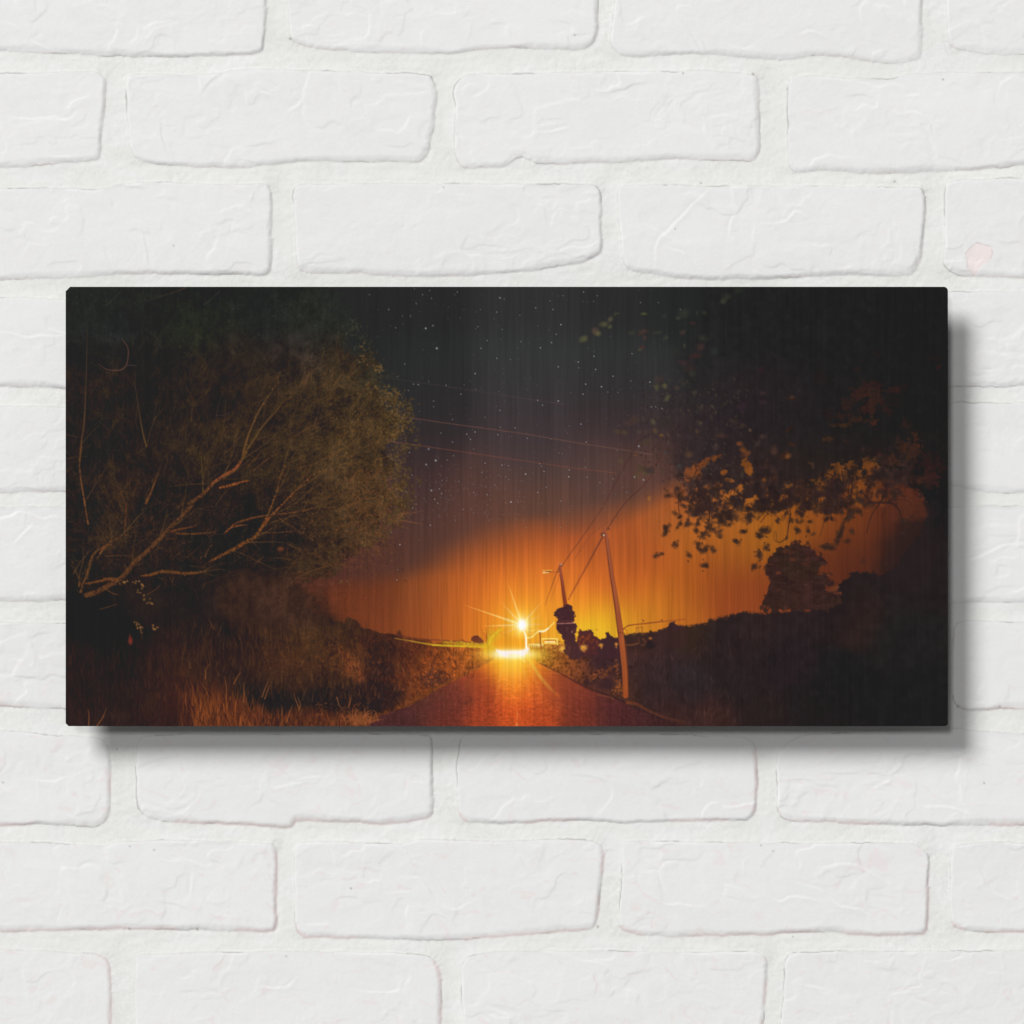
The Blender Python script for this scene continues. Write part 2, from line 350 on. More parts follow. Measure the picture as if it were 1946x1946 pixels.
mw, t_, bs = nt('white_painted_brick')
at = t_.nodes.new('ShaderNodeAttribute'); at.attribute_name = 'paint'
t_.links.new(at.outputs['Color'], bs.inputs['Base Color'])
bs.inputs['Roughness'].default_value = 0.9
bs.inputs['Specular IOR Level'].default_value = 0.12
tc = t_.nodes.new('ShaderNodeTexCoord')
nz = t_.nodes.new('ShaderNodeTexNoise'); nz.inputs['Scale'].default_value = 900; nz.inputs['Detail'].default_value = 3
bp = t_.nodes.new('ShaderNodeBump'); bp.inputs['Strength'].default_value = 0.10; bp.inputs['Distance'].default_value = 0.0004
t_.links.new(tc.outputs['Object'], nz.inputs['Vector'])
t_.links.new(nz.outputs['Fac'], bp.inputs['Height']); t_.links.new(bp.outputs['Normal'], bs.inputs['Normal'])
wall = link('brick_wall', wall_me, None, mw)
tag(wall, 'white painted brick wall with pale mortar joints behind the metal print', 'wall', 'structure')

# ================================================================== THE PRINTED PICTURE (painted in numpy)
OX, OY = 124.8, 545.0
PW, PH = 1676.6, 835.0
W, H = 1678, 836
R = np.random.RandomState(11)
yy, xx = np.mgrid[0:H, 0:W].astype(np.float64)
XX = xx + OX; YY = yy + OY

def field(ctrl, sigma=55):
    """smooth colour field through control points (x, y, hex)"""
    q = 6
    xs = np.arange(0, W + q, q) + OX; ys = np.arange(0, H + q, q) + OY
    A, B = np.meshgrid(xs, ys)
    num = np.zeros(A.shape + (3,)); den = np.zeros(A.shape)
    for (x, y, h) in ctrl:
        d2 = (A - x) ** 2 + (B - y) ** 2
        w = np.exp(-d2 / (2 * sigma * sigma)) + 2e-3 * np.exp(-np.sqrt(d2) / (1.6 * sigma)) + 1e-9
        num += w[..., None] * hx(h); den += w
    F = num / den[..., None]
    u = xx / q; v = yy / q
    iu = u.astype(int); iv = v.astype(int); fu = (u - iu)[..., None]; fv = (v - iv)[..., None]
    return ((F[iv, iu] * (1 - fu) + F[iv, iu + 1] * fu) * (1 - fv)
            + (F[iv + 1, iu] * (1 - fu) + F[iv + 1, iu + 1] * fu) * fv)

DARK = field([(700,560,'232423'),(800,560,'262626'),(1000,560,'2e2f2e'),(1200,560,'2a2a2a'),(1300,560,'232424'),(1450,560,'1f1f1f'),(1750,600,'1e1e1e'),
  (650,700,'232424'),(800,720,'292a2a'),(1000,720,'343535'),(1200,720,'303131'),(1400,700,'202121'),(1600,750,'1e1f1f'),
  (820,800,'2e2a2c'),(1000,800,'3e3437'),(1200,800,'3a2e31'),(800,880,'3a2c2d'),(1000,880,'46393a'),(1150,900,'493a3a'),
  (800,950,'45302f'),(900,950,'503b38'),(1000,950,'57423c'),(1150,950,'583f3a'),(1250,930,'5a3d36'),(700,1000,'50302a'),(780,1000,'4b352f'),
  (900,1000,'70402f'),(1000,985,'744530'),(900,970,'5a3c34'),(1200,930,'6a4334'),(600,1060,'4f2d26'),(700,1060,'56322a'),(800,1060,'5c3a2f'),(1100,990,'6b4636'),(600,1100,'4f2d26'),(780,1090,'5c362b'),
  (1320,900,'3c2b2a'),(1500,900,'2c2224'),(1650,900,'281f20'),(1780,960,'1d1c1d')], 48)
ORG = field([(560,1100,'5a3026'),(700,1110,'6b3826'),(800,1100,'7a4529'),(860,1070,'93502b'),(920,1040,'95502e'),(1000,1025,'a4562f'),(1100,1025,'9c5030'),(1180,1030,'a5562f'),
  (900,1090,'bb602c'),(1000,1085,'cb6a2e'),(1080,1090,'c9682f'),(1150,1080,'bb602c'),(1220,1060,'ab582a'),
  (600,1140,'6a3826'),(700,1150,'7a3f28'),(800,1135,'8e4c2b'),(850,1120,'b05c2a'),(900,1130,'cb6c2a'),(960,1120,'d8742b'),(1000,1130,'e48232'),(1050,1130,'e0812f'),(1110,1130,'d8762c'),(1200,1120,'c4662a'),(1300,1110,'a85a24'),(1380,1120,'8c4722'),
  (600,1180,'70382a'),(700,1190,'7d4027'),(790,1195,'8e4a28'),(850,1200,'ac5a28'),(900,1200,'c96c2a'),(950,1190,'e0822a'),(1000,1165,'f0a030'),(1060,1170,'e8a030'),(1110,1185,'e6b52c'),(1150,1195,'dcae28'),(1200,1190,'d2902a'),(1240,1160,'c47a28'),(1300,1180,'ac6226'),(1400,1155,'984a28'),
  (1250,960,'9a5530'),(1300,930,'92502f'),(1300,1000,'a86028'),(1400,980,'a8622a'),(1400,1050,'9c5824'),(1450,1010,'a86622'),(1500,960,'a05a1f'),(1560,980,'a05a1e'),(1600,960,'8c4a1e'),(1620,1000,'8e4a20'),
  (1600,1050,'743a26'),(1660,1000,'6e3826'),(1640,1060,'5a3024'),(1700,950,'5e3020'),(1740,960,'4a2820'),(1690,1040,'452822'),(1730,1000,'4a2a24'),(1750,1050,'2f2222'),(1440,1130,'8a4526'),(960,1220,'d8801e'),(1650,880,'7a3e1c'),(1500,860,'8a4a22')], 34)
cx = [100, 560, 650, 760, 830, 880, 930, 1000, 1080, 1150, 1200, 1250, 1300, 1400, 1850]
cy = [1130, 1112, 1106, 1096, 1074, 1046, 1020, 1004, 996, 984, 966, 944, 918, 850, 820]
curve = np.interp(XX, cx, cy) + 5 * vnoise(XX, YY, 70, 40, 200)
wd = np.interp(XX, [600, 800, 900, 1100, 1250], [18, 36, 52, 44, 36]) * (1 + .3 * vnoise(XX, YY, 120, 60, 205))
ORG = np.clip(ORG * np.array([1.03, .99, .90]) * (1 - .17 * sstep(1330, 1620, XX) - .10 * sstep(860, 640, XX))[..., None], 0, 1)
m = sstep(-1, 1, (YY - curve) / wd)[..., None]
IMG = DARK * (1 - m) + ORG * m
skyonly = np.ones((H, W))

def polymask(pts, smooth=4, soft=1.0, warp=0.0, ws=8, seed=0, closed=True):
    p = catmull(pts, smooth) if smooth else np.array(pts, float)
    x0, y0 = np.floor(p.min(0) - 6 - warp).astype(int); x1, y1 = np.ceil(p.max(0) + 6 + warp).astype(int)
    x0 = max(int(x0 - OX), 0); y0 = max(int(y0 - OY), 0); x1 = min(int(x1 - OX), W); y1 = min(int(y1 - OY), H)
    X = XX[y0:y1, x0:x1]; Y = YY[y0:y1, x0:x1]
    if warp:
        Xw = X + warp * (vnoise(X, Y, ws, ws, seed) + 0.6 * vnoise(X, Y, ws / 2.5, ws / 2.5, seed + 1))
        Yw = Y + warp * (vnoise(X, Y, ws, ws, seed + 2) + 0.6 * vnoise(X, Y, ws / 2.5, ws / 2.5, seed + 3))
    else: Xw, Yw = X, Y
    out = np.zeros((H, W))
    out[y0:y1, x0:x1] = sstep(-soft, soft, sdf(Xw, Yw, p))
    return out

def over(mask, c, a=1.0):
    global IMG
    mm = (mask * a)[..., None]
    IMG = IMG * (1 - mm) + (hx(c) if isinstance(c, str) else c) * mm

def stroke(pts, w, c, a=1.0, sm=3, glow=0.6):
    """tapered soft-edged stroke; w: number or list of widths, c: colour or list [start, end]"""
    p = np.array(pts, float)
    if np.isscalar(w): w = [w] * len(p)
    w = np.interp(np.linspace(0, 1, len(p)), np.linspace(0, 1, len(w)), w)
    if sm and len(p) > 2:
        n = len(p); p = catmull(p, sm, False); w = np.interp(np.linspace(0, 1, len(p)), np.linspace(0, 1, n), w)
    if isinstance(c, str): c = hx(c)
    if isinstance(c, list): ca, cb = [hx(q) if isinstance(q, str) else q for q in c]
    else: ca = cb = c
    x0 = max(int(p[:, 0].min() - OX - w.max() - 2), 0); x1 = min(int(p[:, 0].max() - OX + w.max() + 3), W)
    y0 = max(int(p[:, 1].min() - OY - w.max() - 2), 0); y1 = min(int(p[:, 1].max() - OY + w.max() + 3), H)
    if x1 <= x0 or y1 <= y0: return
    X = XX[y0:y1, x0:x1]; Y = YY[y0:y1, x0:x1]
    cov = np.zeros(X.shape); tt = np.zeros(X.shape)
    N = len(p) - 1
    for k in range(N):
        ax, ay = p[k]; ex, ey = p[k + 1] - p[k]; l2 = ex * ex + ey * ey + 1e-9
        t = np.clip(((X - ax) * ex + (Y - ay) * ey) / l2, 0, 1)
        d = np.hypot(X - ax - ex * t, Y - ay - ey * t)
        ww = w[k] * (1 - t) + w[k + 1] * t
        cc = np.clip((ww / 2 + glow - d) / (2 * glow), 0, 1) * np.clip(ww / 1.0, 0, 1)
        tt = np.where(cc > cov, (k + t) / N, tt); cov = np.maximum(cov, cc)
    cov = (cov * a)[..., None]; tt = tt[..., None]
    s = IMG[y0:y1, x0:x1]
    IMG[y0:y1, x0:x1] = s * (1 - cov) + (ca * (1 - tt) + cb * tt) * cov

def dab(x, y, rx, ry, ang, c, a=0.8, soft=0.5):
    r = max(rx, ry) * 1.5 + 2
    x0 = max(int(x - OX - r), 0); x1 = min(int(x - OX + r) + 1, W); y0 = max(int(y - OY - r), 0); y1 = min(int(y - OY + r) + 1, H)
    if x1 <= x0 or y1 <= y0: return
    X = XX[y0:y1, x0:x1] - x; Y = YY[y0:y1, x0:x1] - y
    ca, sa = math.cos(ang), math.sin(ang)
    q = np.sqrt(((X * ca + Y * sa) / rx) ** 2 + ((-X * sa + Y * ca) / ry) ** 2)
    m_ = (np.clip((1 + soft - q) / (2 * soft), 0, 1) * a)[..., None]
    s = IMG[y0:y1, x0:x1]
    IMG[y0:y1, x0:x1] = s * (1 - m_) + c * m_

def at_(F, x, y):
    return F[min(max(int(y - OY), 0), H - 1), min(max(int(x - OX), 0), W - 1)]

# ---- glow around the street lamp
LX, LY = 992.4, 1187.5
dl = np.hypot(XX - LX, (YY - LY) * 1.05)
for rad, c_, a_ in ((80, 'ec942a', .5), (44, 'f8b430', .7), (24, 'ffdc48', .85)):
    over(np.exp(-(dl / rad) ** 2), c_, a_)
over(np.exp(-((XX - 1110) / 60) ** 2 - ((YY - 1200) / 26) ** 2), 'e8c02c', .5)

# ---- stars
for (x, y, v) in [(1066,617,1),(958,568,.5),(950,566,.6),(1018,585,.8),(1051,588,.8),(1045,572,.6),(1070,562,.6),(1109,555,.8),(1128,573,.6),(1135,562,.6),
    (1057,635,.8),(1048,651,.8),(1027,661,1),(990,649,.7),(944,593,.7),(950,566,.5),(988,599,.5),(913,588,.5),(908,621,.7),(904,625,.4),(926,647,.8),(914,662,.8),
    (830,662,.9),(823,618,.6),(809,624,.6),(816,552,.6),(820,567,.6),(869,555,.7),(864,560,.5),(954,626,.6),(944,681,.8),(970,683,.5),(903,710,1),(848,732,.7),(876,749,.8),
    (882,731,.5),(815,725,.5),(904,740,.5),(948,744,.5),(1061,697,.9),(1099,688,.9),(1129,677,.9),(1132,702,.9),(1100,699,.6),(1165,715,1),(1143,735,1),(1113,730,.9),
    (1108,749,.9),(1155,745,.6),(1174,746,.5),(1199,724,.6),(1201,672,.8),(1235,726,1),(1237,733,.7),(1061,762,1.1),(1022,761,1.1),(1031,770,.8),(950,780,.8),(922,793,.6),
    (860,797,.7),(903,821,.9),(887,825,.8),(894,835,.8),(860,840,.8),(838,823,.6),(951,812,.6),(979,813,.8),(946,826,.7),(1002,833,.7),(1047,834,.6),(1104,806,1),(1114,840,.8),
    (1082,809,.5),(814,854,.9),(828,875,.9),(850,874,.6),(862,866,.6),(810,883,.7),(922,880,.8),(954,884,.8),(966,885,.6),(900,853,.5),(1026,881,.9),(1029,886,.7),(1034,896,.9),
    (1082,893,.9),(1081,906,1.1),(1113,888,.7),(1116,907,.7),(999,901,1.2),(916,898,.6),(895,889,.5),(872,915,.6),(840,913,.6),(961,906,.6),(967,911,.6),(940,922,.6),(819,932,.8),
    (835,929,.8),(839,938,.8),(826,949,.8),(832,956,.7),(900,936,.7),(926,940,.8),(1022,936,.9),(1038,926,.7),(1140,917,.7),(1165,910,.7),(1206,907,1),(1223,912,.6),(1190,935,.6),
    (971,954,1.2),(1170,939,.5),(1214,848,.6),(1173,856,.5),(1062,861,.5),(1068,862,.5),(932,950,.5),(848,948,.5),(806,947,.5),(788,549,.5),(803,560,.6),(791,577,.7),(738,588,.6),(765,600,.5),
    (780,600,.6),(702,560,.6),(752,623,.7),(809,624,.8),(823,619,.5),(830,662,.9),(769,692,.7),(755,716,.6),(786,730,.7),(795,731,.9),(776,742,.7),(824,762,.7),(824,773,.6),(701,702,.4),(674,661,.5),
    (797,782,.4),(769,854,.9),(778,860,.8),(815,853,.6),(828,875,.8),(763,880,.8),(783,903,.7),(810,883,.6),(773,935,.6),(820,932,.7),(791,958,.5),(762,905,.4),(1238,773,.8),(1258,776,1),(1246,773,.6),(1265,785,.5),
    (1214,848,.7),(1217,575,.6),(1251,575,.5),(1293,588,.7),(1411,683,.4),(1488,587,.4),(784,965,.9),(818,998,.8),(760,1035,1),(754,1102,.8),(756,1083,.5),(744,1012,.6),(796,1027,.4),(1206,906,.8),(1223,912,.6),(1294,915,.7),
    (1066,952,.7),(985,955,.6),(900,975,.5),(880,968,.6),(865,990,.5),(1000,1003,.5),(935,985,.4),(1065,1003,.6),(1350,757,.4)]:
    b_ = at_(IMG, x, y)
    dab(x + R.uniform(-.3, .3), y, 2.6, 2.6, 0, b_ * 0.75, 0.45)
    dab(x, y, .95 + .28 * v, .95 + .28 * v, 0, b_ + (np.array([.92, .92, .95]) - b_) * min(0.8, 0.05 + 0.58 * v), 0.95)
for k in range(420):
    x = R.uniform(700, 1250); y = R.uniform(548, 1000)
    if R.rand() < 0.45: x = 770 + R.rand() * 230; y = 880 + R.rand() * 110
    if y > np.interp(x, cx, cy) - 12: continue
    b_ = at_(IMG, x, y)
    dab(x, y, 1.0, 1.0, 0, b_ + (np.array([.85, .8, .82]) - b_) * R.uniform(.06, .28), 0.8)
# ---- overhead wires across the sky
stroke([(649,714),(723,718),(810,729),(925,746),(1000,758),(1073,768)], 1.1, ['3a3234', '5a4248'], .7)
stroke([(744,790),(800,797),(840,803),(1000,825),(1100,842),(1198,857),(1240,864)], 1.3, ['7a4c3c', '705048'], .8)
stroke([(701,833),(760,841),(840,853),(1005,877),(1080,888),(1130,894),(1170,899)], 1.3, ['74443c', '7c4838'], .8)
stroke([(1240,780),(1217,831),(1178,902),(1148,959),(1128,990),(1100,1030),(1079,1059),(1060,1088)], 1.6, ['3a2628', '7a4028'], .75)
stroke([(1262,850),(1233,911),(1187,957),(1152,1008)], 1.8, '4a2c28', .7)
stroke([(1176,980),(1130,1010),(1100,1050),(1092,1062)], 1.2, '6e4030', .5)

# ---- foliage regions --------------------------------------------------------
TREE = field([(160,570,'242622'),(300,560,'242521'),(430,560,'202220'),(500,600,'202322'),(400,620,'272920'),(200,650,'222424'),(570,600,'262a24'),(600,640,'2c2b27'),(650,600,'262a26'),
  (450,680,'2f2622'),(560,680,'33292a'),(650,680,'342a20'),(200,740,'2b2421'),(300,740,'232424'),(180,780,'2a221f'),(400,760,'2d2426'),(500,800,'302523'),(600,780,'362c20'),(680,760,'3c3324'),(720,800,'4a3a25'),
  (150,850,'221e1f'),(200,820,'1f2223'),(250,860,'2d2424'),(350,880,'31271f'),(450,860,'352823'),(550,850,'3d2e20'),(650,850,'4a3522'),(720,850,'4a3622'),(600,920,'3f2d20'),(700,930,'553520'),
  (745,950,'5c3a24'),(150,950,'281f1c'),(250,950,'3d251c'),(350,960,'302420'),(450,960,'33261c'),(550,980,'32261d'),(650,1000,'48301f'),(720,1000,'5a3424'),(200,1020,'2e221d'),
  (300,1040,'30221d'),(400,1040,'261f1c'),(500,1050,'261e1c'),(560,1060,'30251d'),(620,1080,'4a2f22'),(150,1080,'261f1c'),(250,1110,'2b211d'),(350,1110,'241d1d'),(450,1110,'291f1e'),
  (550,1130,'432a20'),(150,1180,'1c1c1c'),(200,1190,'1c1c1c'),(230,1215,'1c1c1c'),(140,1245,'2a1d1b'),(150,1300,'2c2020'),(250,1290,'251d1d'),(300,1190,'271e1c'),(350,1180,'231d1d'),
  (320,1250,'35231e'),(400,1230,'30221e'),(450,1200,'251d20'),(500,1170,'3a2820'),(560,1200,'3d2a20'),(600,1210,'40301f'),(640,1220,'463020'),(650,1240,'4c3022'),(560,1270,'432b20'),
  (500,1270,'3c2620'),(450,1240,'332420'),(450,1290,'251e20'),(490,1330,'1f1e20'),(530,1335,'201d1e'),(600,1310,'261e20'),(650,1330,'2a2022'),(700,1315,'3a2422'),(720,1340,'2c2224'),
  (740,1250,'3a2624'),(700,1215,'40271f'),(780,1255,'5a3225'),(800,1290,'663826'),(830,1245,'854826'),(860,1255,'955028'),(900,1245,'b0682a'),(880,1280,'8a4525'),(780,1320,'4c2c24'),
  (750,1345,'3a2526'),(840,1300,'753c26'),(420,1345,'5c301c'),(350,1325,'40251c'),(430,1375,'6a351e'),(550,1372,'50301f'),(640,1372,'5a3522'),(300,1370,'35221e'),(200,1370,'2e201e'),(250,1350,'2a1f1e')], 30)
tex = (1 + 0.34 * fbm(XX, YY, 20, 300, 5, .8, .75) + 0.12 * vnoise(XX, YY, 60, 60, 310))
wm = (sstep(620, 760, YY) * sstep(1200, 1000, YY))[..., None]
TREE = TREE * (1 - wm) + (TREE.mean(2)[..., None] * np.array([1.27, .98, .66]) * .8 + TREE * .2) * wm
void = fbm(XX + 22 * vnoise(XX, YY, 30, 30, 312), YY + 22 * vnoise(XX, YY, 30, 30, 313), 26, 311, 4, 1.2, .7) * (sstep(600, 700, YY) * sstep(1150, 1050, YY))
TREE = TREE * (1 + np.clip(void * .5, -.20, .10) - .10 - .10 * (sstep(600, 700, YY) * sstep(1150, 1050, YY)) * sstep(640, 420, XX))[..., None]
gm = (sstep(1150, 1240, YY) * sstep(125, 330, XX))[..., None]
TREE = TREE * (1 + gm * (np.array([1.12, 1.03, .90]) - 1))
TREE = np.clip(TREE * tex[..., None], 0.105, 1)
outline = [(100,520),(632,520),(650,575),(652,600),(662,625),(668,650),(690,672),(712,700),(722,730),(742,745),(752,765),(738,788),(775,800),(778,812),(752,838),(748,856),(752,880),
           (755,905),(762,935),(765,968),(758,990),(735,1005),(722,1024),(700,1040),(682,1058),(655,1072),(640,1086),(612,1098),(580,1106),(566,1120),(580,1150),(600,1168),(640,1182),(680,1192),
           (720,1203),(760,1210),(800,1218),(840,1223),(880,1226),(925,1229),(945,1236),(946,1247),(888,1282),(826,1313),(777,1342),(733,1357),(712,1364),(681,1392),(100,1400)]
om = polymask(outline, 3, 3.0, 17, 34, 320)
inner = polymask(outline, 3, 46.0, 14, 34, 320)
leafy = sstep(-0.25, 0.25, fbm(XX, YY, 9, 330, 3) + (inner - 0.52) * 2.6 - 0.05)
leafy = leafy * (1 - .35 * sstep(960, 1060, YY) * (1 - sstep(.5, .9, inner)))
leafy = np.where(YY > 1130, 1, leafy)
low_m = polymask([(480,1130),(560,1135),(600,1167),(640,1181),(680,1191),(720,1202),(760,1209),(800,1217),(840,1222),(880,1225),(925,1228),(945,1236),(946,1247),(888,1282),(826,1313),(777,1342),(733,1357),(712,1364),(681,1392),(300,1400),(300,1180)], 2, 1.0, 3, 9, 322)
left_mask = np.clip(np.maximum(om * leafy, low_m), 0, 1)
over(left_mask, TREE)
LM = left_mask.copy()
litbank = (sstep(740, 900, XX + (YY - 1260) * .6) * low_m * sstep(1225, 1240, YY))[..., None]
IMG = IMG * (1 - .55 * litbank) + np.clip(hx('b05c28') * (1 + .45 * fbm(XX, YY, 9, 346, 3))[..., None], 0, 1) * .55 * litbank
TREE = TREE * (1 - .5 * litbank) + hx('b05c28') * .5 * litbank

def inside(x, y):
    ix, iy = int(x - OX), int(y - OY)
    return 0 <= ix < W and 0 <= iy < H and LM[iy, ix] > 0.4

# fine twigs
for k in range(4200):
    x = R.uniform(125, 770); y = R.uniform(560, 1120)
    if not inside(x, y): continue
    a = math.atan2(y - 1250, x - 260) + R.normal(0, .5)
    L = R.uniform(10, 46); bend = R.normal(0, .35)
    x2 = x + L * math.cos(a); y2 = y + L * math.sin(a)
    xm = (x + x2) / 2 + bend * 6; ym = (y + y2) / 2 + bend * 6
    c_ = at_(TREE, x, y) * R.uniform(1.1, 1.75) * np.array([1.12, .98, .78])
    if y < 680 + 40 * math.sin(x / 60): c_ = at_(TREE, x, y) * R.uniform(1.0, 1.25) * np.array([.98, 1.03, .95])
    stroke([(x, y), (xm, ym), (x2, y2)], [1.5, .7], c_, R.uniform(.25, .75) * (1 if void[int(y - OY), int(x - OX)] > -.05 else .7), 2, .5)
# leaves over the crown
for k in range(9000):
    x = R.uniform(125, 790); y = R.uniform(548, 1130)
    edge_w = 0
    if not inside(x, y):
        if not inside(x - 10, y + 4): continue
        edge_w = 1
    b_ = at_(TREE, x, y)
    warm = sstep(640, 860, y + 0.25 * (x - 400))
    if R.rand() < 0.42 and not edge_w:
        c_ = b_ * R.uniform(.62, .88)
    else:
        c_ = b_ * R.uniform(1.0, 1.35 + .25 * warm) * (np.array([.98, 1.04, .94]) * (1 - warm) + np.array([1.03, 1.0, .82]) * warm)
    s_ = R.uniform(.9, 2.4)
    dab(x, y, s_ * 1.3, s_ * .7, R.uniform(0, 3.14), np.clip(c_, .1, 1), R.uniform(.3, .8))
for k in range(120):
    t = R.rand(); x = np.interp(t, [0, .2, .4, .6, .8, 1], [655, 700, 752, 760, 765, 690]); y = np.interp(t, [0, .2, .4, .6, .8, 1], [600, 700, 765, 850, 960, 1045])
    x += R.normal(6, 13); y += R.normal(0, 10)
    for q in range(R.randint(3, 12)):
        xx_, yy_ = x + R.normal(0, 8), y + R.normal(0, 7)
        c_ = (hx('5a4628') if yy_ > 740 else hx('34352a')) * R.uniform(.7, 1.15)
        dab(xx_, yy_, R.uniform(1.4, 3.2), R.uniform(.9, 1.8), R.uniform(0, 3.14), c_, .75)
for k in range(900):
    x = R.normal(700, 38); y = R.normal(1035, 32)
    if x > 775 or y > 1110: continue
    dab(x, y, R.uniform(1.1, 2.8), R.uniform(.7, 1.5), R.uniform(0, 3.1), hx(['3c2620', '6a4028', '5a3a24'][R.randint(3)]) * R.uniform(.85, 1.15), R.uniform(.25, .7))
# bright leaves on the sky edge
for (x, y) in [(745,742),(752,744),(739,748),(744,752),(734,756),(720,697),(714,704),(722,702),(707,700),(688,655),(686,685),(690,682),(700,728),(715,735),(740,735),(724,763),(736,770),(750,780),
               (744,790),(776,800),(780,797),(768,786),(758,806),(765,812),(772,818),(750,822),(745,832),(752,866),(748,880),(742,868),(760,930),(765,934),(756,940),(740,932),(730,945),(700,1030),(690,1035),(652,1100)]:
    for q in range(4):
        dab(x + R.normal(0, 5), y + R.normal(0, 4), R.uniform(1.6, 3.4), R.uniform(1, 2), R.uniform(0, 3.14), hx('6e5430') * R.uniform(.75, 1.1), .8)
for k in range(500):   # warm glittering leaves low on the right of the crown
    x = R.uniform(560, 765); y = R.uniform(880, 1080)
    if not inside(x, y): continue
    dab(x, y, R.uniform(1, 2.4), R.uniform(.7, 1.3), R.uniform(0, 3.14), np.array([.42, .28, .16]) * R.uniform(.7, 1.1), R.uniform(.3, .75))
for k in range(2600):   # leaves catching the street light on the near side
    x = R.uniform(520, 770); y = R.uniform(720, 1020)
    if not inside(x, y): continue
    w_ = sstep(500, 720, x) * sstep(700, 800, y)
    c_ = (hx('6c4c28') if y < 890 else hx('74462a')) * R.uniform(.65, 1.12)
    dab(x, y, R.uniform(1.1, 2.6), R.uniform(.7, 1.4), R.uniform(0, 3.1), c_, R.uniform(.2, .75) * (.35 + .65 * w_))
# named branches
br = '7a4424'
def B(pts, w, c, a=.9):
    j = [(x + R.normal(0, .8), y + R.normal(0, .8)) for x, y in pts]
    w = np.array(w if not np.isscalar(w) else [w, w], float)
    stroke([(x + .8, y + 1.4) for x, y in j], list(w * 1.25 + .8), '231a18', a * .6)
    stroke(j, list(w), c, a)
    stroke([(x - .4, y - w[0] * .15) for x, y in j], list(w * .4), [hx(q) * 1.15 for q in (c if isinstance(c, list) else [c, c])], a * .5)
    L_ = sum(math.dist(j[i], j[i + 1]) for i in range(len(j) - 1))
    for q in range(int(L_ * w.max() / 16) if w.max() > 3.2 else 0):
        i = R.randint(len(j) - 1); t = R.rand(); x = j[i][0] * (1 - t) + j[i + 1][0] * t; y = j[i][1] * (1 - t) + j[i + 1][1] * t
        dab(x + R.normal(0, w.max() * .35), y + R.normal(0, w.max() * .35), R.uniform(1, 2.6), R.uniform(.7, 1.4), R.normal(-.7, .6), hx(c[0] if isinstance(c, list) else c) * R.choice([.5, .65, 1.2]), .6)
B([(164,1131),(185,1123),(204,1114),(231,1098),(253,1071),(276,1051),(302,1025),(325,1002),(345,982),(367,958)], [9, 9, 8, 8, 7, 7], ['5a3820', '5e3a22'])
B([(359,957),(387,938),(405,918),(424,905),(446,892),(459,875)], [6.5, 6, 6, 5], ['5c3a20', '8a4a28'])
stroke([(400,921),(412,912),(424,904),(436,897),(448,889)], [1, 4, 5, 4, 1], '8c482a', .8)
B([(459,875),(468,840),(485,796),(502,764),(518,744),(525,729),(533,710)], [4.5, 4, 3, 2, 1], ['6a4826', '3e3022'])
B([(462,872),(470,855),(479,844),(496,818),(525,779),(540,765),(555,755)], [4, 3, 3, 1.3], ['64441f', '4a3620'])
B([(398,1067),(415,1058),(431,1049),(440,1046),(462,1033),(484,1020),(496,1002),(507,980),(518,957),(526,930),(533,905),(544,884)], [1.5, 5, 6, 6.5, 7, 6, 4, 3.5, 2.5, 2, 1.5, 1], ['7a4420', '5a4020'])
B([(494,1006),(512,985),(538,957),(564,931),(592,903)], [4.5, 3.5, 1.2], ['864a24', '5e3e20'])
B([(268,1096),(287,1091),(309,1088),(342,1089),(371,1089),(390,1086)], [2, 5, 6, 5.5, 5, 1], ['6e4220', '5a381e'])
B([(325,1014),(338,1014),(365,1014),(394,1013),(410,1010)], [.8, 3, 3.6, 3, .6], '603a1e')
B([(327,1011),(342,1006),(354,1002),(375,998)], [4, 3, 1.5], '6a3c20')
B([(427,1013),(438,1002),(449,993),(487,982),(521,978),(573,971),(600,964)], [2, 3.5, 3, 2.5, 1.5], ['7c4422', '5c3a22'])
stroke([(432,1006),(445,1001),(458,998),(470,998)], [.6, 3, 3, .6], '8c4c2a', .8)
B([(418,927),(440,921),(459,916),(474,914)], [3, 5, 3, 1], '8c4c24')
B([(150,1112),(184,1105),(205,1101),(222,1102)], [2, 4, 6, 7], '6a3e20')
B([(153,1125),(158,1110),(164,1094),(175,1056),(190,1044),(210,1030),(231,1018)], [4, 3.5, 3, 2.5, 1.5], ['5c3a20', '6a3e20'])
B([(190,1052),(200,1040),(212,1035)], [2.5, 1.5], '8a4e2a')
B([(168,998),(160,957),(152,888),(155,844),(159,801),(163,736),(165,680),(167,627)], [2.8, 3, 2.6, 2, 1.4, 1], ['7a4824', '3a3226'])
B([(152,888),(153,870),(156,850)], [2.5, 2], '5e3e22')
B([(279,849),(270,816),(265,785),(261,757),(257,729)], [3, 2, 1.2], ['584020', '3c302a'])
B([(276,957),(287,936),(294,918),(300,899)], [4, 3, 2], ['7a4624', '4c3620'])
B([(385,936),(384,888),(382,866)], [2.2, 1.5], '54401f')
B([(392,844),(400,812),(411,790),(420,757),(424,745)], [1.6, 1], '40302a', .7)
B([(411,790),(425,788),(440,783)], [1.2, .8], '4a3c38', .7)
B([(324,924),(350,921),(375,920),(398,920)], 1.4, '5a3c20', .8)
B([(240,957),(239,985),(238,1010)], 2, '6e3c20', .7)
stroke([(187,692),(197,699),(207,703),(218,704),(229,703),(236,699),(240,694),(243,682),(244,670),(243,661),(240,655),(236,650),(232,644)], [.8, 1.6, 1.6, 1.4, .8], '664238', .95)
stroke([(240,694),(250,694),(259,695)], 1.1, '503c38', .8)
stroke([(355,546),(340,552),(326,557),(300,565),(276,573)], [1.8, 1], ['54382c', '33342a'], .8)
stroke([(229,555),(215,568),(202,581)], [1, 1.8], '33362c', .9)
stroke([(418,553),(402,568),(387,579)], [1.2, 1.4], '30352e', .9)
